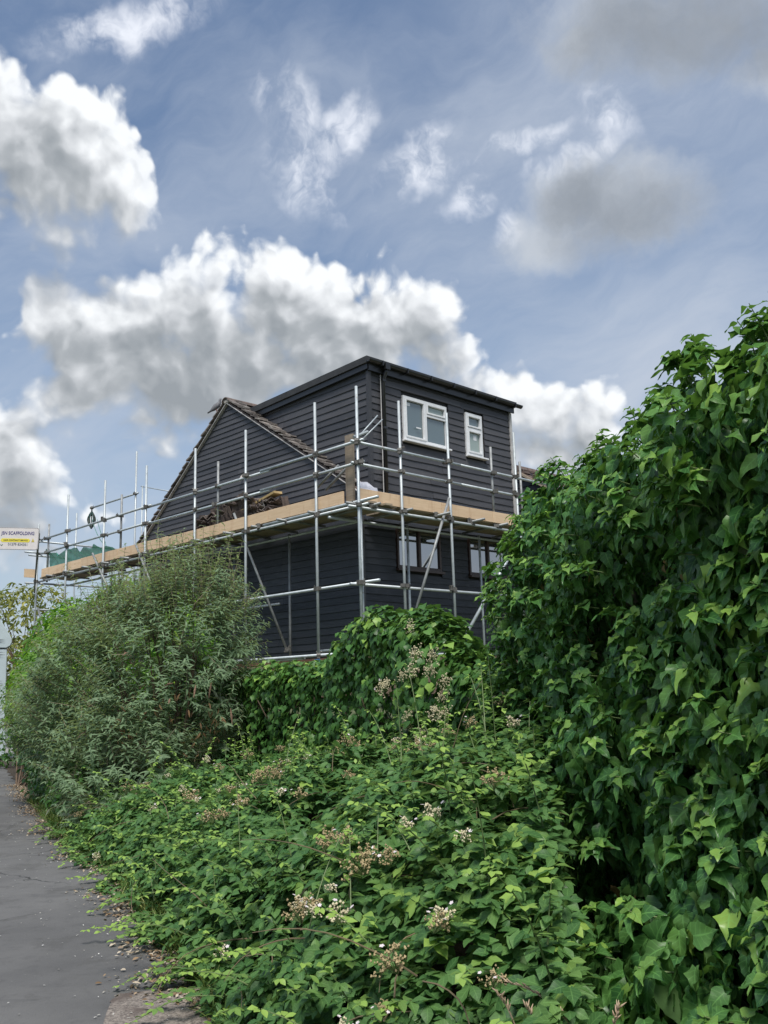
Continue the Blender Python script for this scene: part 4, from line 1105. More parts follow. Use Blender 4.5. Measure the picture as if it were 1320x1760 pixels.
P = np.concatenate([P, R1[0], R2[0], R3[0]]); nr = np.concatenate([nr, R1[1], R2[1], R3[1]]); tip = np.concatenate([tip, R1[2], R2[2], R3[2]])
S_ = np.concatenate([S_, R1[3], R2[3], R3[3]]); ti = np.concatenate([ti, R1[4], R2[4], R3[4]])
scatter.exposed = np.concatenate([np.where(dep < .08, 1, .3), np.ones(len(P) - len(dep))])
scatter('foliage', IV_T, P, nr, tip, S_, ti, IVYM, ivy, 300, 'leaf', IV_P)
DEADI = leafmat('brown_ivy_leaf', (.10, .06, .025), (.20, .13, .05), (.30, .26, .10), .7, .15, .2, .2)
Pd, Nd = ivy_surface(IC0, IC1, .5, 2.9, .3 + .7 * RS.rand(130), RS.rand(130) * .55, 3)
scatter('dead_leaves', IV_T, Pd - Nd * .12, Nd + J(130, .4), -UP + J(130, .4), RS.uniform(.03, .06, 130), RS.rand(130), DEADI, ivy)
mb = MB()
for st in stems: mb.tube([st[0] * .4 + st[1] * .6, st[1], st[2]], [.0035, .003, .002], 4)
o = finish(mb, 'shoots', GSTEM, ivy); o['kind'] = 'stuff'
mb = MB()
for i in range(60):
    y = rnd.random(); pts = []
    for k in range(7):
        y = min(1, max(0, y + rnd.uniform(-.03, .03))); pp_, _ = ivy_surface(IC0, IC1, .28, 2.7, np.array([y]), np.array([.02 + k * .07]), 3); pts.append(pp_[0])
    mb.tube([p_ + np.array([.40, .05, 0]) for p_ in pts], [.012, .011, .009, .008, .006, .005, .003], 6)
o = finish(mb, 'stems', BARK, ivy); o['kind'] = 'stuff'
fence = empty('unseen_ivy_fence', (1.72, 3.5, 0), 'dark old board fence buried inside the tall ivy', 'fence')  # unseen backing added within the ivy so no light leaks through
for i in range(44):
    t0, t1 = i / 44, (i + .93) / 44; p, q = IC0 + (IC1 - IC0) * t0 * .95, IC0 + (IC1 - IC0) * t1 * .95
    n_ = np.array([.99, .12, 0]) * .012
    finish(MB().hexa([p - n_, p + n_, q + n_, q - n_, p - n_ + UP * 2.2, p + n_ + UP * 2.2, q + n_ + UP * 2.2, q - n_ + UP * 2.2]), 'board', GREYWOOD, fence)

# ================================================================== boundary hedge in the middle
hdg = empty('boundary_hedge', (-.3, 9.3, 0), 'ivy-covered boundary hedge with raised clump below the scaffold corner', 'hedge')
HEDM = leafmat('hedge_ivy_leaf', (.030, .085, .020), (.075, .19, .038), (.25, .40, .07), .45, .28, .2, .45, (.07, .13, .05))
HED_T = [tmpl([.22, .46, .50, .34, .16, .012], 1, .2, .3, .05, s, .12) for s in range(4)]
hl = np.array([(*p, 0) for p in HL[:5]], float); seg = np.linalg.norm(np.diff(hl, axis=0), axis=1); cum = np.concatenate([[0], np.cumsum(seg)])
def hpos(sv):
    return np.column_stack([np.interp(sv, cum, hl[:, 0]), np.interp(sv, cum, hl[:, 1]), np.zeros(len(sv))])
def htop(P):   # clump below the scaffold corner
    px = 660 + FPX * P[:, 0] / P[:, 1]
    base_ = 1.74 + .03 * wav(P, 2.1, 77, 2)
    return base_, px
def hedge_surface(n, smax=None):
    s = RS.rand(n) ** 1.25 * (smax or cum[-1]); c = hpos(s); d = nrmz(hpos(s + .1) - c + 1e-6 * np.array([0, 1, 0])); nf = np.column_stack([-d[:, 1], d[:, 0], np.zeros(n)])
    top = 1.90 + .42 * np.exp(-((s - 1.75) / 1.0) ** 4) - .12 * np.exp(-((s - .1) / .5) ** 2)
    hw = .35; u = RS.rand(n) ** .85; hh = top - hw * .8; per = hh + math.pi * hw * .8 + .5; q = u * per
    ang = np.clip((q - hh) / (hw * .8), 0, math.pi); z = np.where(q < hh, q, hh + hw * .8 * np.sin(ang))
    P = c + nf * (hw * np.cos(ang))[:, None]; P[:, 2] = z; N_ = nrmz(nf * np.cos(ang)[:, None] + UP * np.sin(ang)[:, None])
    b_ = wav(P, 2.2, 51, 2) * .09 + wav(P, 6, 52, 2) * .05
    return P + N_ * b_[:, None], N_, s
n = 26000; P, N_, s = hedge_surface(n)
keep = (P[:, 2] > .55) ; P, N_, s = P[keep], N_[keep], s[keep]; n = len(P)
h = wav(P, 6, 61, 2); dep = RS.rand(n) ** 1.2 * .22 + np.clip(-h, 0, 1) * .1; P = P - N_ * dep[:, None]
ti = np.clip(RS.beta(1.4, 4, n) + .34 * (N_[:, 2] > .35) * RS.rand(n) + .12 * h, 0, 1)
scatter.exposed = np.where(dep < .06, 1, .3)
scatter('foliage', HED_T, P, N_ * .9 + UP * .45 + J(n, .35), -UP + N_ * .3 + J(n, .4), RS.uniform(.055, .095, n), ti, HEDM, hdg, 150, 'leaf')
mb = MB()
for i in range(50):
    s0 = rnd.random() * 6; c = hpos(np.array([s0]))[0]; mb.tube([c + [rnd.uniform(-.1, .1), rnd.uniform(-.1, .1), 0], c + [rnd.uniform(-.2, .2), rnd.uniform(-.2, .2), .8], c + [rnd.uniform(-.3, .3), rnd.uniform(-.3, .3), 1.5]], [.02, .014, .006], 5)
o = finish(mb, 'stems', BARK, hdg); o['kind'] = 'stuff'
gw_ = MB()
for i in range(len(HL) - 1):
    p, q = np.array([*HL[i], 0.]), np.array([*HL[i + 1], 0.]); d = nrmz(q - p); n_ = np.array([-d[1], d[0], 0]) * -.11
    gw_.hexa([p, q, q + n_, p + n_, p + UP * 1.3, q + UP * 1.3, q + n_ + UP * 1.3, p + n_ + UP * 1.3])
o = gw_.obj('garden_wall', simple('wall_render', (.16, .12, .09), .9, 0, .3)); tag(o, 'low brown garden wall hidden behind the ivy hedge', 'wall')

# ================================================================== brambles
br = empty('bramble_patch', (.2, 5.5, 0), 'sprawling bramble thicket with cream flower sprays beside the path', 'bramble')
BRM = leafmat('bramble_leaf', (.036, .105, .030), (.100, .205, .058), (.28, .42, .085), .5, .30, .3, .35, (.13, .20, .11))
BR_T = [tmpl([.06, .27, .36, .22, .01], 1, .22, .18, .03, s, .08) for s in range(5)]
BR_P = [tmpl([.05, .2, .31, .36, .34, .27, .18, .09, .01], 2, .22, .2, .025, s, .06) for s in range(5)]
eys = np.array([p[1] for p in EDGE]); exs = np.array([p[0] for p in EDGE])
hys = np.array([p[1] for p in HL]); hxs = np.array([p[0] for p in HL])
def bheight(x, y):
    ex = np.interp(y, eys, exs); de = x - ex - .02
    rgt = np.where(y > 7.0, np.interp(y, hys, hxs) - .2, np.minimum(1.62 - .13 * y + .15, .16 + .125 * y))
    dr = rgt - x
    P = np.column_stack([x, y, np.zeros(len(x))])
    Hh = (1.06 - .030 * np.clip(y - 4, 0, 6)) * (1 - np.exp(-np.clip(de, 0, 9) / .55))
    Hh *= np.clip((y - 1.7) / 1.7, .25, 1) * np.clip(1 - (y - 10.2) / 1.5, 0, 1)
    Hh *= 1 + .20 * wav(P, 1.5, 90, 2) + .11 * wav(P, 4.2, 91, 2)
    Hh += .16 * np.clip(1 - dr / .8, 0, 1) * (y < 7)
    Hh += .24 * np.exp(-((x + .1) ** 2 + (y - 7.6) ** 2) / .8) + .18 * np.exp(-((x - .1) ** 2 / .3 + (y - 5.4) ** 2 / .5)) - .16 * np.exp(-((x + .35) ** 2 / .15 + (y - 6.3) ** 2 / .3))
    Hh = np.maximum(Hh, .02)
    ok = (de > -.02 + .08 * wav(P, 3.1, 92, 2)) & (dr > 0)
    return Hh, ok
def bsample(n):
    out = []
    while sum(len(o) for o in out) < n:
        m_ = n * 3; y = 2.3 + RS.rand(m_) ** 1.25 * 9.2; x = RS.uniform(-4.6, 1.6, m_)
        hh, ok = bheight(x, y)
        hx, _ = bheight(x + .06, y); hy, _ = bheight(x, y + .06)
        g = np.column_stack([-(hx - hh) / .06, -(hy - hh) / .06, np.ones(m_)])
        area = np.linalg.norm(g, axis=1)
        vis = (np.abs(x / y) < .5)
        k = ok & vis & (RS.rand(m_) < area / 5.0)
        out.append(np.column_stack([x, y, hh, g])[k])
    A_ = np.concatenate(out)[:n]; return A_[:, :3], nrmz(A_[:, 3:])
G = 19000
P, N_ = bsample(G); h = wav(P, 5, 93, 2)
dep = RS.rand(G) ** 1.15 * .26 + np.clip(-h, 0, 1) * .20
P = P - N_ * dep[:, None]; P[:, 2] = np.maximum(P[:, 2], .02)
big = wav(P, .9, 97, 2)
nr = N_ * .55 + UP * .55 + J(G, .30); az_ = RS.rand(G) * 6.28
tip = np.column_stack([np.cos(az_), np.sin(az_), -.35 - .3 * RS.rand(G)]) + N_ * .8
fr = frames(nr, tip); LP, LN, LD, LS, LT, LE = [], [], [], [], [], []
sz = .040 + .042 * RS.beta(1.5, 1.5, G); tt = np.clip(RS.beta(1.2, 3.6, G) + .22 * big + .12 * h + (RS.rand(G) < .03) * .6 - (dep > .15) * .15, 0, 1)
# tint drops for deep-set leaves; each leaf gets three leaflets
for k, a in enumerate((0, 1.15, -1.15)):
    dd = fr[:, :, 1] * math.cos(a) + fr[:, :, 0] * math.sin(a)
    LP.append(P + dd * (.012 + .006 * (k == 0))[..., None] if False else P + dd * .012); LN.append(fr[:, :, 2] + J(G, .16)); LD.append(dd - UP * .15); LS.append(sz * (1.12 if k == 0 else .9)); LT.append(tt); LE.append(np.where(dep < .08, 1, .3))
# light green young shoots reaching out, each a chain of small leaves
canes = MB(); Ps, Ns = bsample(350)
SP, SN, SD, SS, ST = [], [], [], [], []
for i in range(350):
    front = rnd.random() < .5
    out_ = nrmz(Ns[i] * .9 + UP * rnd.uniform(.2, .8) + RS.normal(0, .45, 3)); L = rnd.uniform(.10, .30) * (2.1 if i >= 260 else 1); p = Ps[i] - Ns[i] * .05; pts = [p]
    for k in range(5 if i < 260 else 9):
        out_ = nrmz(out_ - UP * .10); p = p + out_ * L / (5 if i < 260 else 9); pts.append(p)
        side = nrmz(np.cross(out_, UP)) * (1 if k % 2 else -1)
        for a in (0, 1.1, -1.1):
            dd = side * math.cos(a) + out_ * math.sin(a) * .9 + out_ * .3
            SP.append(p + dd * .01); SN.append(UP + RS.normal(0, .25, 3)); SD.append(dd - UP * .2); SS.append(.052 * max(.45, 1.15 - k * (.12 if i < 260 else .07))); ST.append(min(1, .35 + .12 * k + rnd.uniform(-.1, .1)))
    canes.tube(pts, list(np.linspace(.004, .0015, len(pts))), 5)
ex_ = MB()
P = np.concatenate(LP + [np.array(SP)]); nr = np.concatenate(LN + [np.array(SN)]); tip = np.concatenate(LD + [np.array(SD)]); S_ = np.concatenate(LS + [np.array(SS)]); ti = np.concatenate(LT + [np.array(ST)])
scatter.exposed = np.concatenate(LE + [np.ones(len(SP))])
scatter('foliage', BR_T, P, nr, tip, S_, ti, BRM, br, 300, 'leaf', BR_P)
o = finish(canes, 'shoots', GSTEM, br); o['kind'] = 'stuff'
mb = MB(); Pc, Nc = bsample(110)
for i in range(110):
    p = Pc[i] - Nc[i] * .10; d = nrmz(np.array([rnd.gauss(0, 1), rnd.gauss(0, 1), .45])); L = rnd.uniform(.35, .8); pts = [p.copy()]; sw = rnd.uniform(-.25, .25)
    for k in range(7):
        d = nrmz(d + np.array([-d[1] * sw, d[0] * sw, -.13]) + RS.normal(0, .05, 3)); p = p + d * L / 7; pts.append(p.copy())
    mb.tube(pts, [.0038, .0036, .0033, .003, .0026, .0022, .0018, .0012], 5)
o = finish(mb, 'canes', simple('bramble_cane', (.13, .10, .055), .7, 0, .4), br); o['kind'] = 'stuff'
# runners creeping over the path edge, and grass tufts at the kerbless edge
rp_, rn_, rd_, rs_, rt_ = [], [], [], [], []; mb = MB()
for i in range(34):
    y0 = rnd.uniform(4.0, 11.5) if i > 5 else (4.9, 5.3, 6.1, 7.0, 8.3, 9.2)[i]
    p = np.array([edge_x(y0) + .12, y0, .10]); d = nrmz(np.array([-1., rnd.uniform(-.5, .5), .35])); L = rnd.uniform(.18, .42) * (1.4 if i < 6 else 1); pts = [p.copy()]
    for k in range(7):
        d = nrmz(d + np.array([0, rnd.gauss(0, .1), -.13])); p = p + d * L / 7; p[2] = max(p[2], .03); pts.append(p.copy()); side = nrmz(np.cross(d, UP)) * (1 if k % 2 else -1)
        for a in (0, 1.1, -1.1):
            dd = side * math.cos(a) + d * math.sin(a) * .9 + d * .3
            rp_.append(p + dd * .01); rn_.append(UP + RS.normal(0, .25, 3)); rd_.append(dd - UP * .1); rs_.append(.055 * (1.1 - k * .08)); rt_.append(min(1, .3 + .09 * k + rnd.uniform(-.1, .15)))
    mb.tube(pts, [.003] * 7 + [.0015], 5)
scatter('runner_leaves', BR_T, *[np.array(v) for v in (rp_, rn_, rd_, rs_, rt_)], BRM, br)
o = finish(mb, 'runners', GSTEM, br); o['kind'] = 'stuff'
grs = empty('edge_grass', (-2, 7, 0), 'thin grass tufts and weeds along the ragged path edge', 'grass'); BLD = [tmpl([.03, .035, .028, .004], 1, .3, dr_, .02, s) for s, dr_ in enumerate((.2, .5, .8))]
n = 5200; tuf = RS.rand(260) ** 1.3 * 11 + 3.6; k_ = RS.randint(0, 260, n); y = tuf[k_] + RS.normal(0, .05, n); x = np.interp(y, eys, exs) + .12 + (np.abs(RS.normal(0, .12, 260)))[k_] + RS.normal(0, .04, n)
P = np.column_stack([x, y, np.full(n, .003)]); dr = UP + J(n, .35)
GRM = leafmat('grass_blade', (.05, .10, .025), (.12, .20, .05), (.34, .36, .13), .6, .25, 0, .3)
scatter('grass_blades', BLD, P, J(n, 1) * [1, 1, .1] + UP * .2, dr, RS.uniform(.05, .16, n), RS.rand(n) ** 2, GRM, grs)
# flower sprays
PETAL = simple('white_petal', (.58, .52, .53), .6, 0, .1, 30); BUD = simple('dry_flower_bud', (.36, .28, .15), .85, 0, .45, 60); BUDL = simple('pale_flower_bud', (.56, .50, .33), .85, 0, .4, 60)
def spray_mesh(seed, nb_, nf, size, budm):
    r_ = random.Random(seed); me_ = MB(); mats_ = []
    def q(v): return np.array(v, float)
    for k in range(nb_):
        th = r_.random() * 6.28; ph = r_.random() ** .6 * 1.3; R_ = size * r_.uniform(.35, 1)
        e_ = q([math.sin(ph) * math.cos(th), math.sin(ph) * math.sin(th), math.cos(ph)]) * R_
        n0 = len(me_.f); me_.tube([q([0, 0, -size * .8]) * .3, e_ * .55, e_], .0011, 3, cap=False); mats_ += [0] * (len(me_.f) - n0)
        for j in range(3):
            c = e_ + q([r_.gauss(0, .006), r_.gauss(0, .006), r_.gauss(0, .006)]); s_ = r_.uniform(.0035, .0065); n0 = len(me_.f)
            me_.add([c + q(v) * s_ for v in ((1, 0, 0), (0, 1, 0), (-1, 0, 0), (0, -1, 0), (0, 0, 1.3), (0, 0, -1.3))], [(0, 1, 4), (1, 2, 4), (2, 3, 4), (3, 0, 4), (1, 0, 5), (2, 1, 5), (3, 2, 5), (0, 3, 5)]); mats_ += [1] * (len(me_.f) - n0)
    for k in range(nf):
        th = r_.random() * 6.28; c = q([math.cos(th), math.sin(th), .8 + r_.random() * .4]) * size * r_.uniform(.5, .9); up_ = nrmz(q([r_.gauss(0, .5), r_.gauss(0, .5), 1])); x = nrmz(np.cross(up_, q([0, 1, .1]))); y = np.cross(up_, x)
        for p in range(5):
            a = p * 1.257; d = x * math.cos(a) + y * math.sin(a); sd_ = np.cross(up_, d); n0 = len(me_.f)
            me_.add([c, c + d * .006 + sd_ * .0042 + up_ * .002, c + d * .0105 + up_ * .002, c + d * .006 - sd_ * .0042 + up_ * .002], [(0, 1, 2, 3)]); mats_ += [2] * (len(me_.f) - n0)
    me = me_.mesh('flower_spray', GSTEM); me.materials.append(budm); me.materials.append(PETAL)
    me.polygons.foreach_set('material_index', mats_); me.update(); return me
SPR = [spray_mesh(1, 26, 3, .07, BUD), spray_mesh(2, 34, 1, .085, BUD), spray_mesh(3, 22, 6, .06, BUDL), spray_mesh(4, 14, 5, .045, BUDL), spray_mesh(5, 40, 2, .095, BUD)]
HSPR = [spray_mesh(11, 34, 0, .09, BUDL), spray_mesh(12, 30, 1, .08, BUDL), spray_mesh(13, 30, 0, .1, BUDL)]
def put_spray(p, up_, root, sc_=1., pool=None):
    ob = bpy.data.objects.new('flower_spray', rnd.choice(pool or SPR)); C.objects.link(ob); ob.parent = root
    z_ = nrmz(up_ + RS.normal(0, .25, 3)); M = frames(z_[None], np.array([[rnd.random(), rnd.random(), .1]]))[0]
    m4 = np.eye(4); m4[:3, :3] = M * sc_ * rnd.uniform(.75, 1.25); m4[:3, 3] = p - np.array(root.location); ob.matrix_local = Matrix(m4.tolist())
Pf, Nf = bsample(900)
cnt = 0
fm = wav(Pf, 1.3, 123, 2)
for i in range(900):
    px = 660 + FPX * Pf[i, 0] / Pf[i, 1]
    if fm[i] > .0 and cnt < 80 and Pf[i, 1] > 3.1 and (Pf[i, 2] > .5 or rnd.random() < .3):
        put_spray(Pf[i] + Nf[i] * .02, Nf[i] * .5 + UP, br); cnt += 1
for i in range(16):   # cream flowers hanging over the right shoulder of the clump
    s0 = rnd.uniform(.25, 1.15); P_, N__, _ = hedge_surface(1); c = hpos(np.array([s0]))[0]; 
    put_spray(c + np.array([-.38 + rnd.uniform(-.08, .05), -.15 + rnd.uniform(-.1, .1), rnd.uniform(1.15, 2.1)]), np.array([-.7, -.5, .4]), hdg, .95, HSPR)
# dry grass heads at the bottom
DL = iter(['longest dry straw stalk, arching left out of the dark foot of the ivy', 'leftmost short dry seed stalk under the brambles', 'dry seed stalk at the bottom edge below the longest one', 'dry seed stalk furthest right at the foot of the ivy', 'dry seed stalk just right of the base of the longest one'])
def dry(px0, py0, px1, py1, dpt):
    p0 = EYE + ray(px0, py0) / FPX * dpt; p1 = EYE + ray(px1, py1) / FPX * dpt
    root = empty('dry_grass_stalk', p1 - [0, 0, .3], next(DL), 'dry grass', 'dry seed stalks at the foot of the ivy')
    pts = [p1 + (p0 - p1) * t + UP * .02 * math.sin(t * 3) for t in np.linspace(-.5, 1, 8)]
    finish(MB().tube(pts, [.0025] * 7 + [.001], 5), 'stalk', DRYM, root)
    mb_ = MB()
    for k in range(10):
        t = .4 + .6 * k / 9; c = p1 + (p0 - p1) * t + UP * .02 * math.sin(t * 3); d = nrmz((p0 - p1) + RS.normal(0, .06, 3) + [0, 0, .02]); 
        mb_.tube([c, c + d * .012 + RS.normal(0, .002, 3), c + d * .028], [.001, .0035, .0008], 5)
    finish(mb_, 'seed_head', DRYM, root, smooth=True)
dry(868, 1688, 985, 1752, 2.9); dry(855, 1712, 890, 1775, 2.8); dry(905, 1735, 930, 1790, 2.75); dry(1065, 1735, 1052, 1800, 2.6); dry(960, 1745, 1000, 1800, 2.7)

# ================================================================== crowns by blobs
def blob_points(blobs, n, depth, seed):
    vol = np.array([b[3] * b[4] + b[4] * b[5] + b[3] * b[5] for b in blobs]); vol = vol / vol.sum()
    which = RS.choice(len(blobs), n, p=vol); B = np.array(blobs)[which]
    d = nrmz(RS.normal(0, 1, (n, 3))); c = B[:, :3]; r = B[:, 3:6]
    P = c + d * r; N_ = nrmz(d / r)
    b_ = wav(P, 2.3, seed, 3) * .10
    P = P + N_ * (b_ - RS.rand(n) ** 1.2 * depth)[:, None]
    ins = np.zeros(n, bool)
    for b in blobs:
        q = ((P - np.array(b[:3])) / np.array(b[3:6])); ins |= ((q ** 2).sum(1) < .55)
    k = ~ins & (P[:, 2] > .03); return P[k], N_[k]
# buddleja
bud = empty('buddleja_bush', (-3.5, 12.3, 0), 'large grey-green buddleja bush with narrow leaves leaning over the path', 'bush')
BUDM = leafmat('buddleja_leaf', (.080, .135, .070), (.165, .24, .130), (.31, .40, .23), .6, .25, .18, .3, (.32, .36, .28))
LAN = [tmpl([.03, .12, .13, .085, .006], 1, .3, dr_, .02, s, .05) for s, dr_ in enumerate((.15, .3, .45, .25))]
BB = [(-2.85, 11.9, 1.75, 1.05, .95, 1.35), (-3.85, 13.0, 1.6, 1.15, 1.1, 1.40), (-4.85, 14.2, 1.25, 1.0, 1.0, .8), (-2.6, 12.4, 2.55, .75, .7, .95), (-3.3, 11.2, .75, .9, .6, .7), (-3.9, 12.9, .7, .8, .7, .7), (-3.4, 12.6, 2.3, .8, .7, .9)]
Q, QN = blob_points(BB, 5400, .5, 130)
TALL = 46; Q = np.concatenate([Q, np.column_stack([RS.uniform(-3.5, -2.0, TALL), RS.uniform(11.9, 12.7, TALL), RS.uniform(2.6, 3.15, TALL)])]); QN = np.concatenate([QN, UP + RS.normal(0, .3, (TALL, 3))])
n = len(Q); pp, nn, dd_, ss, tt = [], [], [], [], []; stm = MB()
for i in range(n):
    d = nrmz(QN[i] * .75 + UP * .65 + RS.normal(0, .3, 3)); L = rnd.uniform(.22, .55); topb = Q[i][2] > 2.6
    if i >= n - TALL: d = nrmz(QN[i] + UP * .6); L = rnd.uniform(.5, .95); topb = True
    if topb and rnd.random() < .22: L *= 2.0; d = nrmz(d + UP * .9)
    p = Q[i] - d * L * .4; pts = [p]; m_ = int(L / (.045 if i < n - TALL else .075))
    hue = rnd.random() * .3
    for k in range(m_):
        d = nrmz(d - UP * .02 + RS.normal(0, .03, 3)); p = p + d * L / m_; pts.append(p); a = k * 1.57 + i
        x = nrmz(np.cross(d, [.2, .1, .95])); y = np.cross(d, x); f = k / m_
        for s_ in (1, -1):
            rad = (x * math.cos(a) + y * math.sin(a)) * s_
            pp.append(p); dd_.append(rad * .9 + d * (.45 + .5 * f) - UP * .25); nn.append(d * .6 + UP * .6 - rad * .2 + RS.normal(0, .2, 3)); ss.append(rnd.uniform(.08, .14) * (1.1 - .55 * f)); tt.append(hue + .45 * f * rnd.random())
    if topb or i % 4 == 0: stm.tube([pts[0], pts[len(pts) // 2], pts[-1]], [.006, .004, .002], 4)
scatter('foliage', LAN, np.array(pp), np.array(nn), np.array(dd_), np.array(ss), np.array(tt), BUDM, bud)
o = finish(stm, 'twigs', simple('buddleja_twig', (.24, .20, .14), .8, 0, .3), bud); o['kind'] = 'stuff'
for i in range(26):
    b_ = rnd.choice(BB[:4]); e_ = np.array(b_[:3]) + RS.normal(0, .35, 3); e_[2] += .5; s0 = np.array([-3.1 + rnd.uniform(-.6, .6), 12.7 + rnd.uniform(-.5, .9), 0])
    mdl = (s0 + e_) / 2 + np.array([0, 0, .2]); finish(MB().tube([s0, mdl, e_], [.016, .012, .006], 6), 'branch', BARK, bud)
# brown spent flower heads and dead lower leaves
DEADM = leafmat('dead_leaf', (.12, .07, .035), (.24, .15, .08), (.35, .26, .14), .8, .15, .1, .2)
Q2, QN2 = blob_points([(-2.7, 11.2, 1.2, .7, .35, .5)], 320, .3, 131)
scatter('dead_leaves', LAN, Q2, QN2 + J(len(Q2), .5), -UP + J(len(Q2), .4), RS.uniform(.05, .10, len(Q2)), RS.rand(len(Q2)) * .5, DEADM, bud)
mb = MB()
for i in range(24):
    t = RS.randint(len(Q)); p = Q[t] + QN[t] * .12
    if i > 16: p = np.array([-2.2 + rnd.uniform(-.8, .5), 11.0 + rnd.uniform(-.2, .2), rnd.uniform(1.0, 1.9)])
    mb.tube([p, p + QN[t] * .07 - UP * .02, p + QN[t] * .13 - UP * .06], [.004, .013, .003], 6)
o = finish(mb, 'spent_flowers', simple('spent_flower', (.17, .10, .065), .9, 0, .5, 60), bud); o['kind'] = 'stuff'

def shrub(name, loc, blobs, n, T, S0, S1, mat, label, cat, depth=.35, trunk=None, droopy=.5, tintb=.0, twigs=True):
    root = empty(name, loc, label, cat); P, N_ = blob_points(blobs, n, depth, 140 + int(abs(loc[0]) * 3)); k = len(P)
    h = wav(P, 4, 150, 2)
    scatter.exposed = 1
    scatter('foliage' if trunk is None else 'crown', T, P, N_ * .6 + UP * .5 + J(k, .45), N_ * .6 - UP * droopy + J(k, .6), RS.uniform(S0, S1, k), np.clip(RS.beta(1.3, 4, k) + .2 * h + tintb + .2 * (N_[:, 2] > .4), 0, 1), mat, root)
    if trunk:
        t0, t1, r_ = trunk; finish(MB().tube([t0, (np.array(t0) + t1) / 2 + [.05, 0, 0], t1], [r_, r_ * .8, r_ * .4], 8), 'trunk', BARK, root)
    mb_ = MB()
    for i in range(30):
        b_ = rnd.choice(blobs); e_ = np.array(b_[:3]) + nrmz(RS.normal(0, 1, 3)) * np.array(b_[3:6]) * .8; s0 = np.array(trunk[1]) if trunk else np.array([loc[0] + rnd.uniform(-.4, .4), loc[1] + rnd.uniform(-.4, .4), 0])
        mb_.tube([s0, (s0 + e_) / 2 + UP * .1, e_], [.02, .012, .004], 5)
    o_ = finish(mb_, 'branches', BARK, root); o_['kind'] = 'stuff'
    return root
OV = [tmpl([.08, .26, .26, .012], 1, .2, .25, .02, s, .1) for s in range(3)]
NAR = [tmpl([.05, .16, .15, .01], 1, .2, .3, .02, s, .1) for s in range(3)]
ELDM = leafmat('elder_leaf', (.06, .15, .02), (.14, .30, .035), (.30, .48, .055), .5, .35, .15, .3)
shrub('elder_bush', (-6.6, 17.5, 0), [(-6.05, 17.4, 1.9, .92, 1., 1.55), (-5.9, 16.6, 1.6, .8, .8, 1.3), (-5.0, 17.2, 2.6, 1.0, .9, 1.15), (-6.8, 18.4, 1.5, .75, .9, 1.1), (-4.2, 16.2, 2.2, 1.2, .8, 1.3)], 17000, NAR, .10, .17, ELDM, 'bright yellow-green bush rising behind the grey buddleja', 'bush', .4, tintb=.12)
PRM = leafmat('privet_leaf', (.035, .10, .028), (.075, .18, .045), (.17, .30, .05), .4, .25, .1, .5)
shrub('privet_bush', (-5.0, 15.2, 0), [(-5.1, 14.8, .55, .65, .8, .85), (-5.7, 16.2, .8, .65, .9, 1.0), (-4.0, 12.6, .35, .55, .7, .5)], 6500, OV, .05, .085, PRM, 'dark green small-leaved bush at the path edge under the buddleja', 'bush', .25)
shrub('hedge_bush', (-7.6, 21.2, 0), [(-8.0, 21.3, 1.0, .65, .9, 1.05), (-8.9, 23.0, .8, .5, .5, .9), (-8.95, 21.5, .95, .5, .5, .9), (-7.4, 20.0, 1.1, .75, 1, 1.2), (-6.7, 18.6, .8, .6, .8, .9)], 6500, OV, .06, .10, PRM, 'low green bush in front of the grey cabinet by the path', 'bush', .3)
OLM = leafmat('olive_leaf', (.09, .12, .03), (.20, .21, .05), (.38, .35, .08), .6, .3, .1, .3)
shrub('ash_tree', (-12, 30, 0), [(-12.2, 30, 3.4, 1.6, 1.5, 1.9), (-11.2, 30, 4.3, .9, .9, .9), (-13.2, 30, 4.0, 1.1, 1, 1.0), (-11.0, 29.6, 2.6, 1.2, 1, 1.4), (-10.2, 29.5, 3.9, .5, .5, .5)], 9500, NAR, .14, .24, OLM, 'small olive-green tree behind far end of scaffold', 'tree', .9, trunk=((-12, 30, 0), (-12, 30, 2.4), .12))
shrub('far_tree', (-24, 60, 0), [(-24, 60, 3, 5, 3, 2.6), (-17, 62, 2.6, 4, 3, 2.2), (-31, 60, 3, 4, 3, 2.5)], 5000, OV, .3, .5, OLM, 'hazy far trees low on the horizon at left', 'tree', .8, trunk=((-24, 60, 0), (-24, 60, 2), .2))

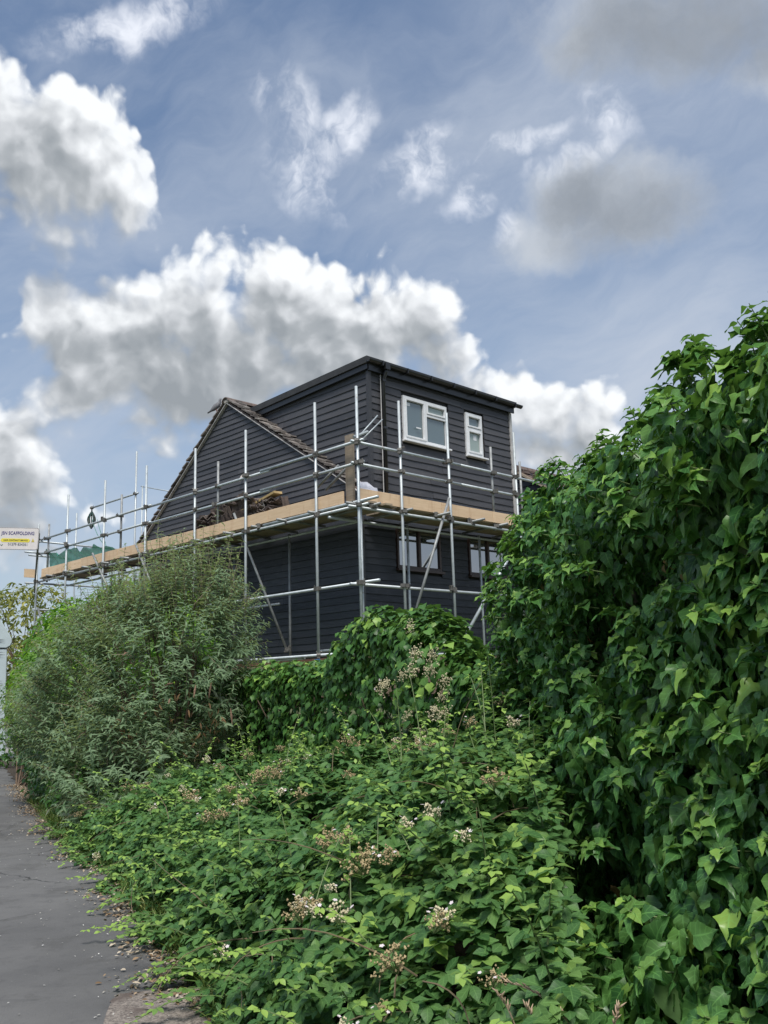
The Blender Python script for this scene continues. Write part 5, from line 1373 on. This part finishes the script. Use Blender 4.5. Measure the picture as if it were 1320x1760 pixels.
# grey cabinet at the left edge
cab = empty('metal_cabinet', (-10.9, 24.2, 0), 'pale grey metal cabinet with sloping top and dark twin ribs at left edge', 'cabinet')
CG = simple('pale_grey_paint', (.40, .46, .47), .4, 0, .08, 4); CD = simple('dark_rib', (.02, .025, .03), .5)
yc = 24.0
def prism(pix, y0, y1, nm, mat):
    f_ = [at(px, py, y0) for px, py in pix]; off = np.array([-.58, y1 - y0, 0]); m_ = MB(); n = len(f_)
    m_.add(f_ + [p + off for p in f_], [tuple(range(n)), tuple(range(n, 2 * n))[::-1]] + [(i, (i + 1) % n, n + (i + 1) % n, n + i) for i in range(n)]); return finish(m_, nm, mat, cab, bevel=.02)
zb = at(0, 1200, yc)
prism([(-70, 1062), (-1, 1061), (20.5, 1098), (20.8, 1104), (18, 1110), (11, 1114), (-70, 1114)], yc, yc + 1.2, 'lid', CG)
prism([(-66, 1115.5), (12.5, 1115.5), (10.5, 1177), (9, 1300), (-66, 1300)], yc + .03, yc + 1.17, 'body', CG)
for (yy, xe) in ((1099, 10), (1103, 10), (1121, 10), (1125, 10), (1170.5, 7), (1174, 7)):
    prism([(-60, yy - .9), (xe, yy - .9), (xe, yy + .9), (-60, yy + .9)], yc - .02, yc + .028, 'rib', CD)

# ================================================================== litter on the path edge
LITM = leafmat('fallen_leaf', (.12, .075, .04), (.27, .19, .115), (.48, .42, .33), .85, .05, .1, .2)
n = 9000; y = 3.4 + RS.rand(n) ** 1.4 * 14; ex = np.interp(y, eys, exs); cl_ = .5 + .5 * np.sin(y * 2.1) * np.sin(y * 5.3 + 1)
x = ex + .22 - np.abs(RS.normal(0, .16, n)) * (.4 + 1.1 * cl_)
P = np.column_stack([x, y, .006 + RS.rand(n) * .012]); lit = empty('leaf_litter', (-1.5, 6, 0), 'dry fallen leaves and petals scattered along the path edge', 'litter')
o = scatter('fallen_leaves', OV, P, UP + J(n, .22), J(n, 1) * [1, 1, .05], RS.uniform(.012, .042, n), RS.rand(n), LITM, lit)
n = 420; y = 4 + RS.rand(n) * 9; x = np.interp(y, eys, exs) - RS.exponential(.7, n); P = np.column_stack([x, y, np.full(n, .005)])
o = scatter('petals', OV, P, UP + J(n, .1), J(n, 1) * [1, 1, .05], RS.uniform(.006, .018, n), RS.rand(n), leafmat('pale_petal', (.3, .28, .25), (.5, .48, .45), (.6, .6, .58), .8, .05, 0, .2), lit)
for (px, py, s_) in ((852, 0, 0),): pass
n = 900; y = 4.3 + RS.rand(n) ** 1.5 * 1.6; x = np.interp(y, eys, exs) + .12 + RS.rand(n) * .35; P = np.column_stack([x, y, .01 + RS.rand(n) * .03])
scatter('leaf_heap', LAN, P, UP + J(n, .35), J(n, 1) * [1, 1, .1], RS.uniform(.03, .06, n), RS.rand(n), LITM, lit)
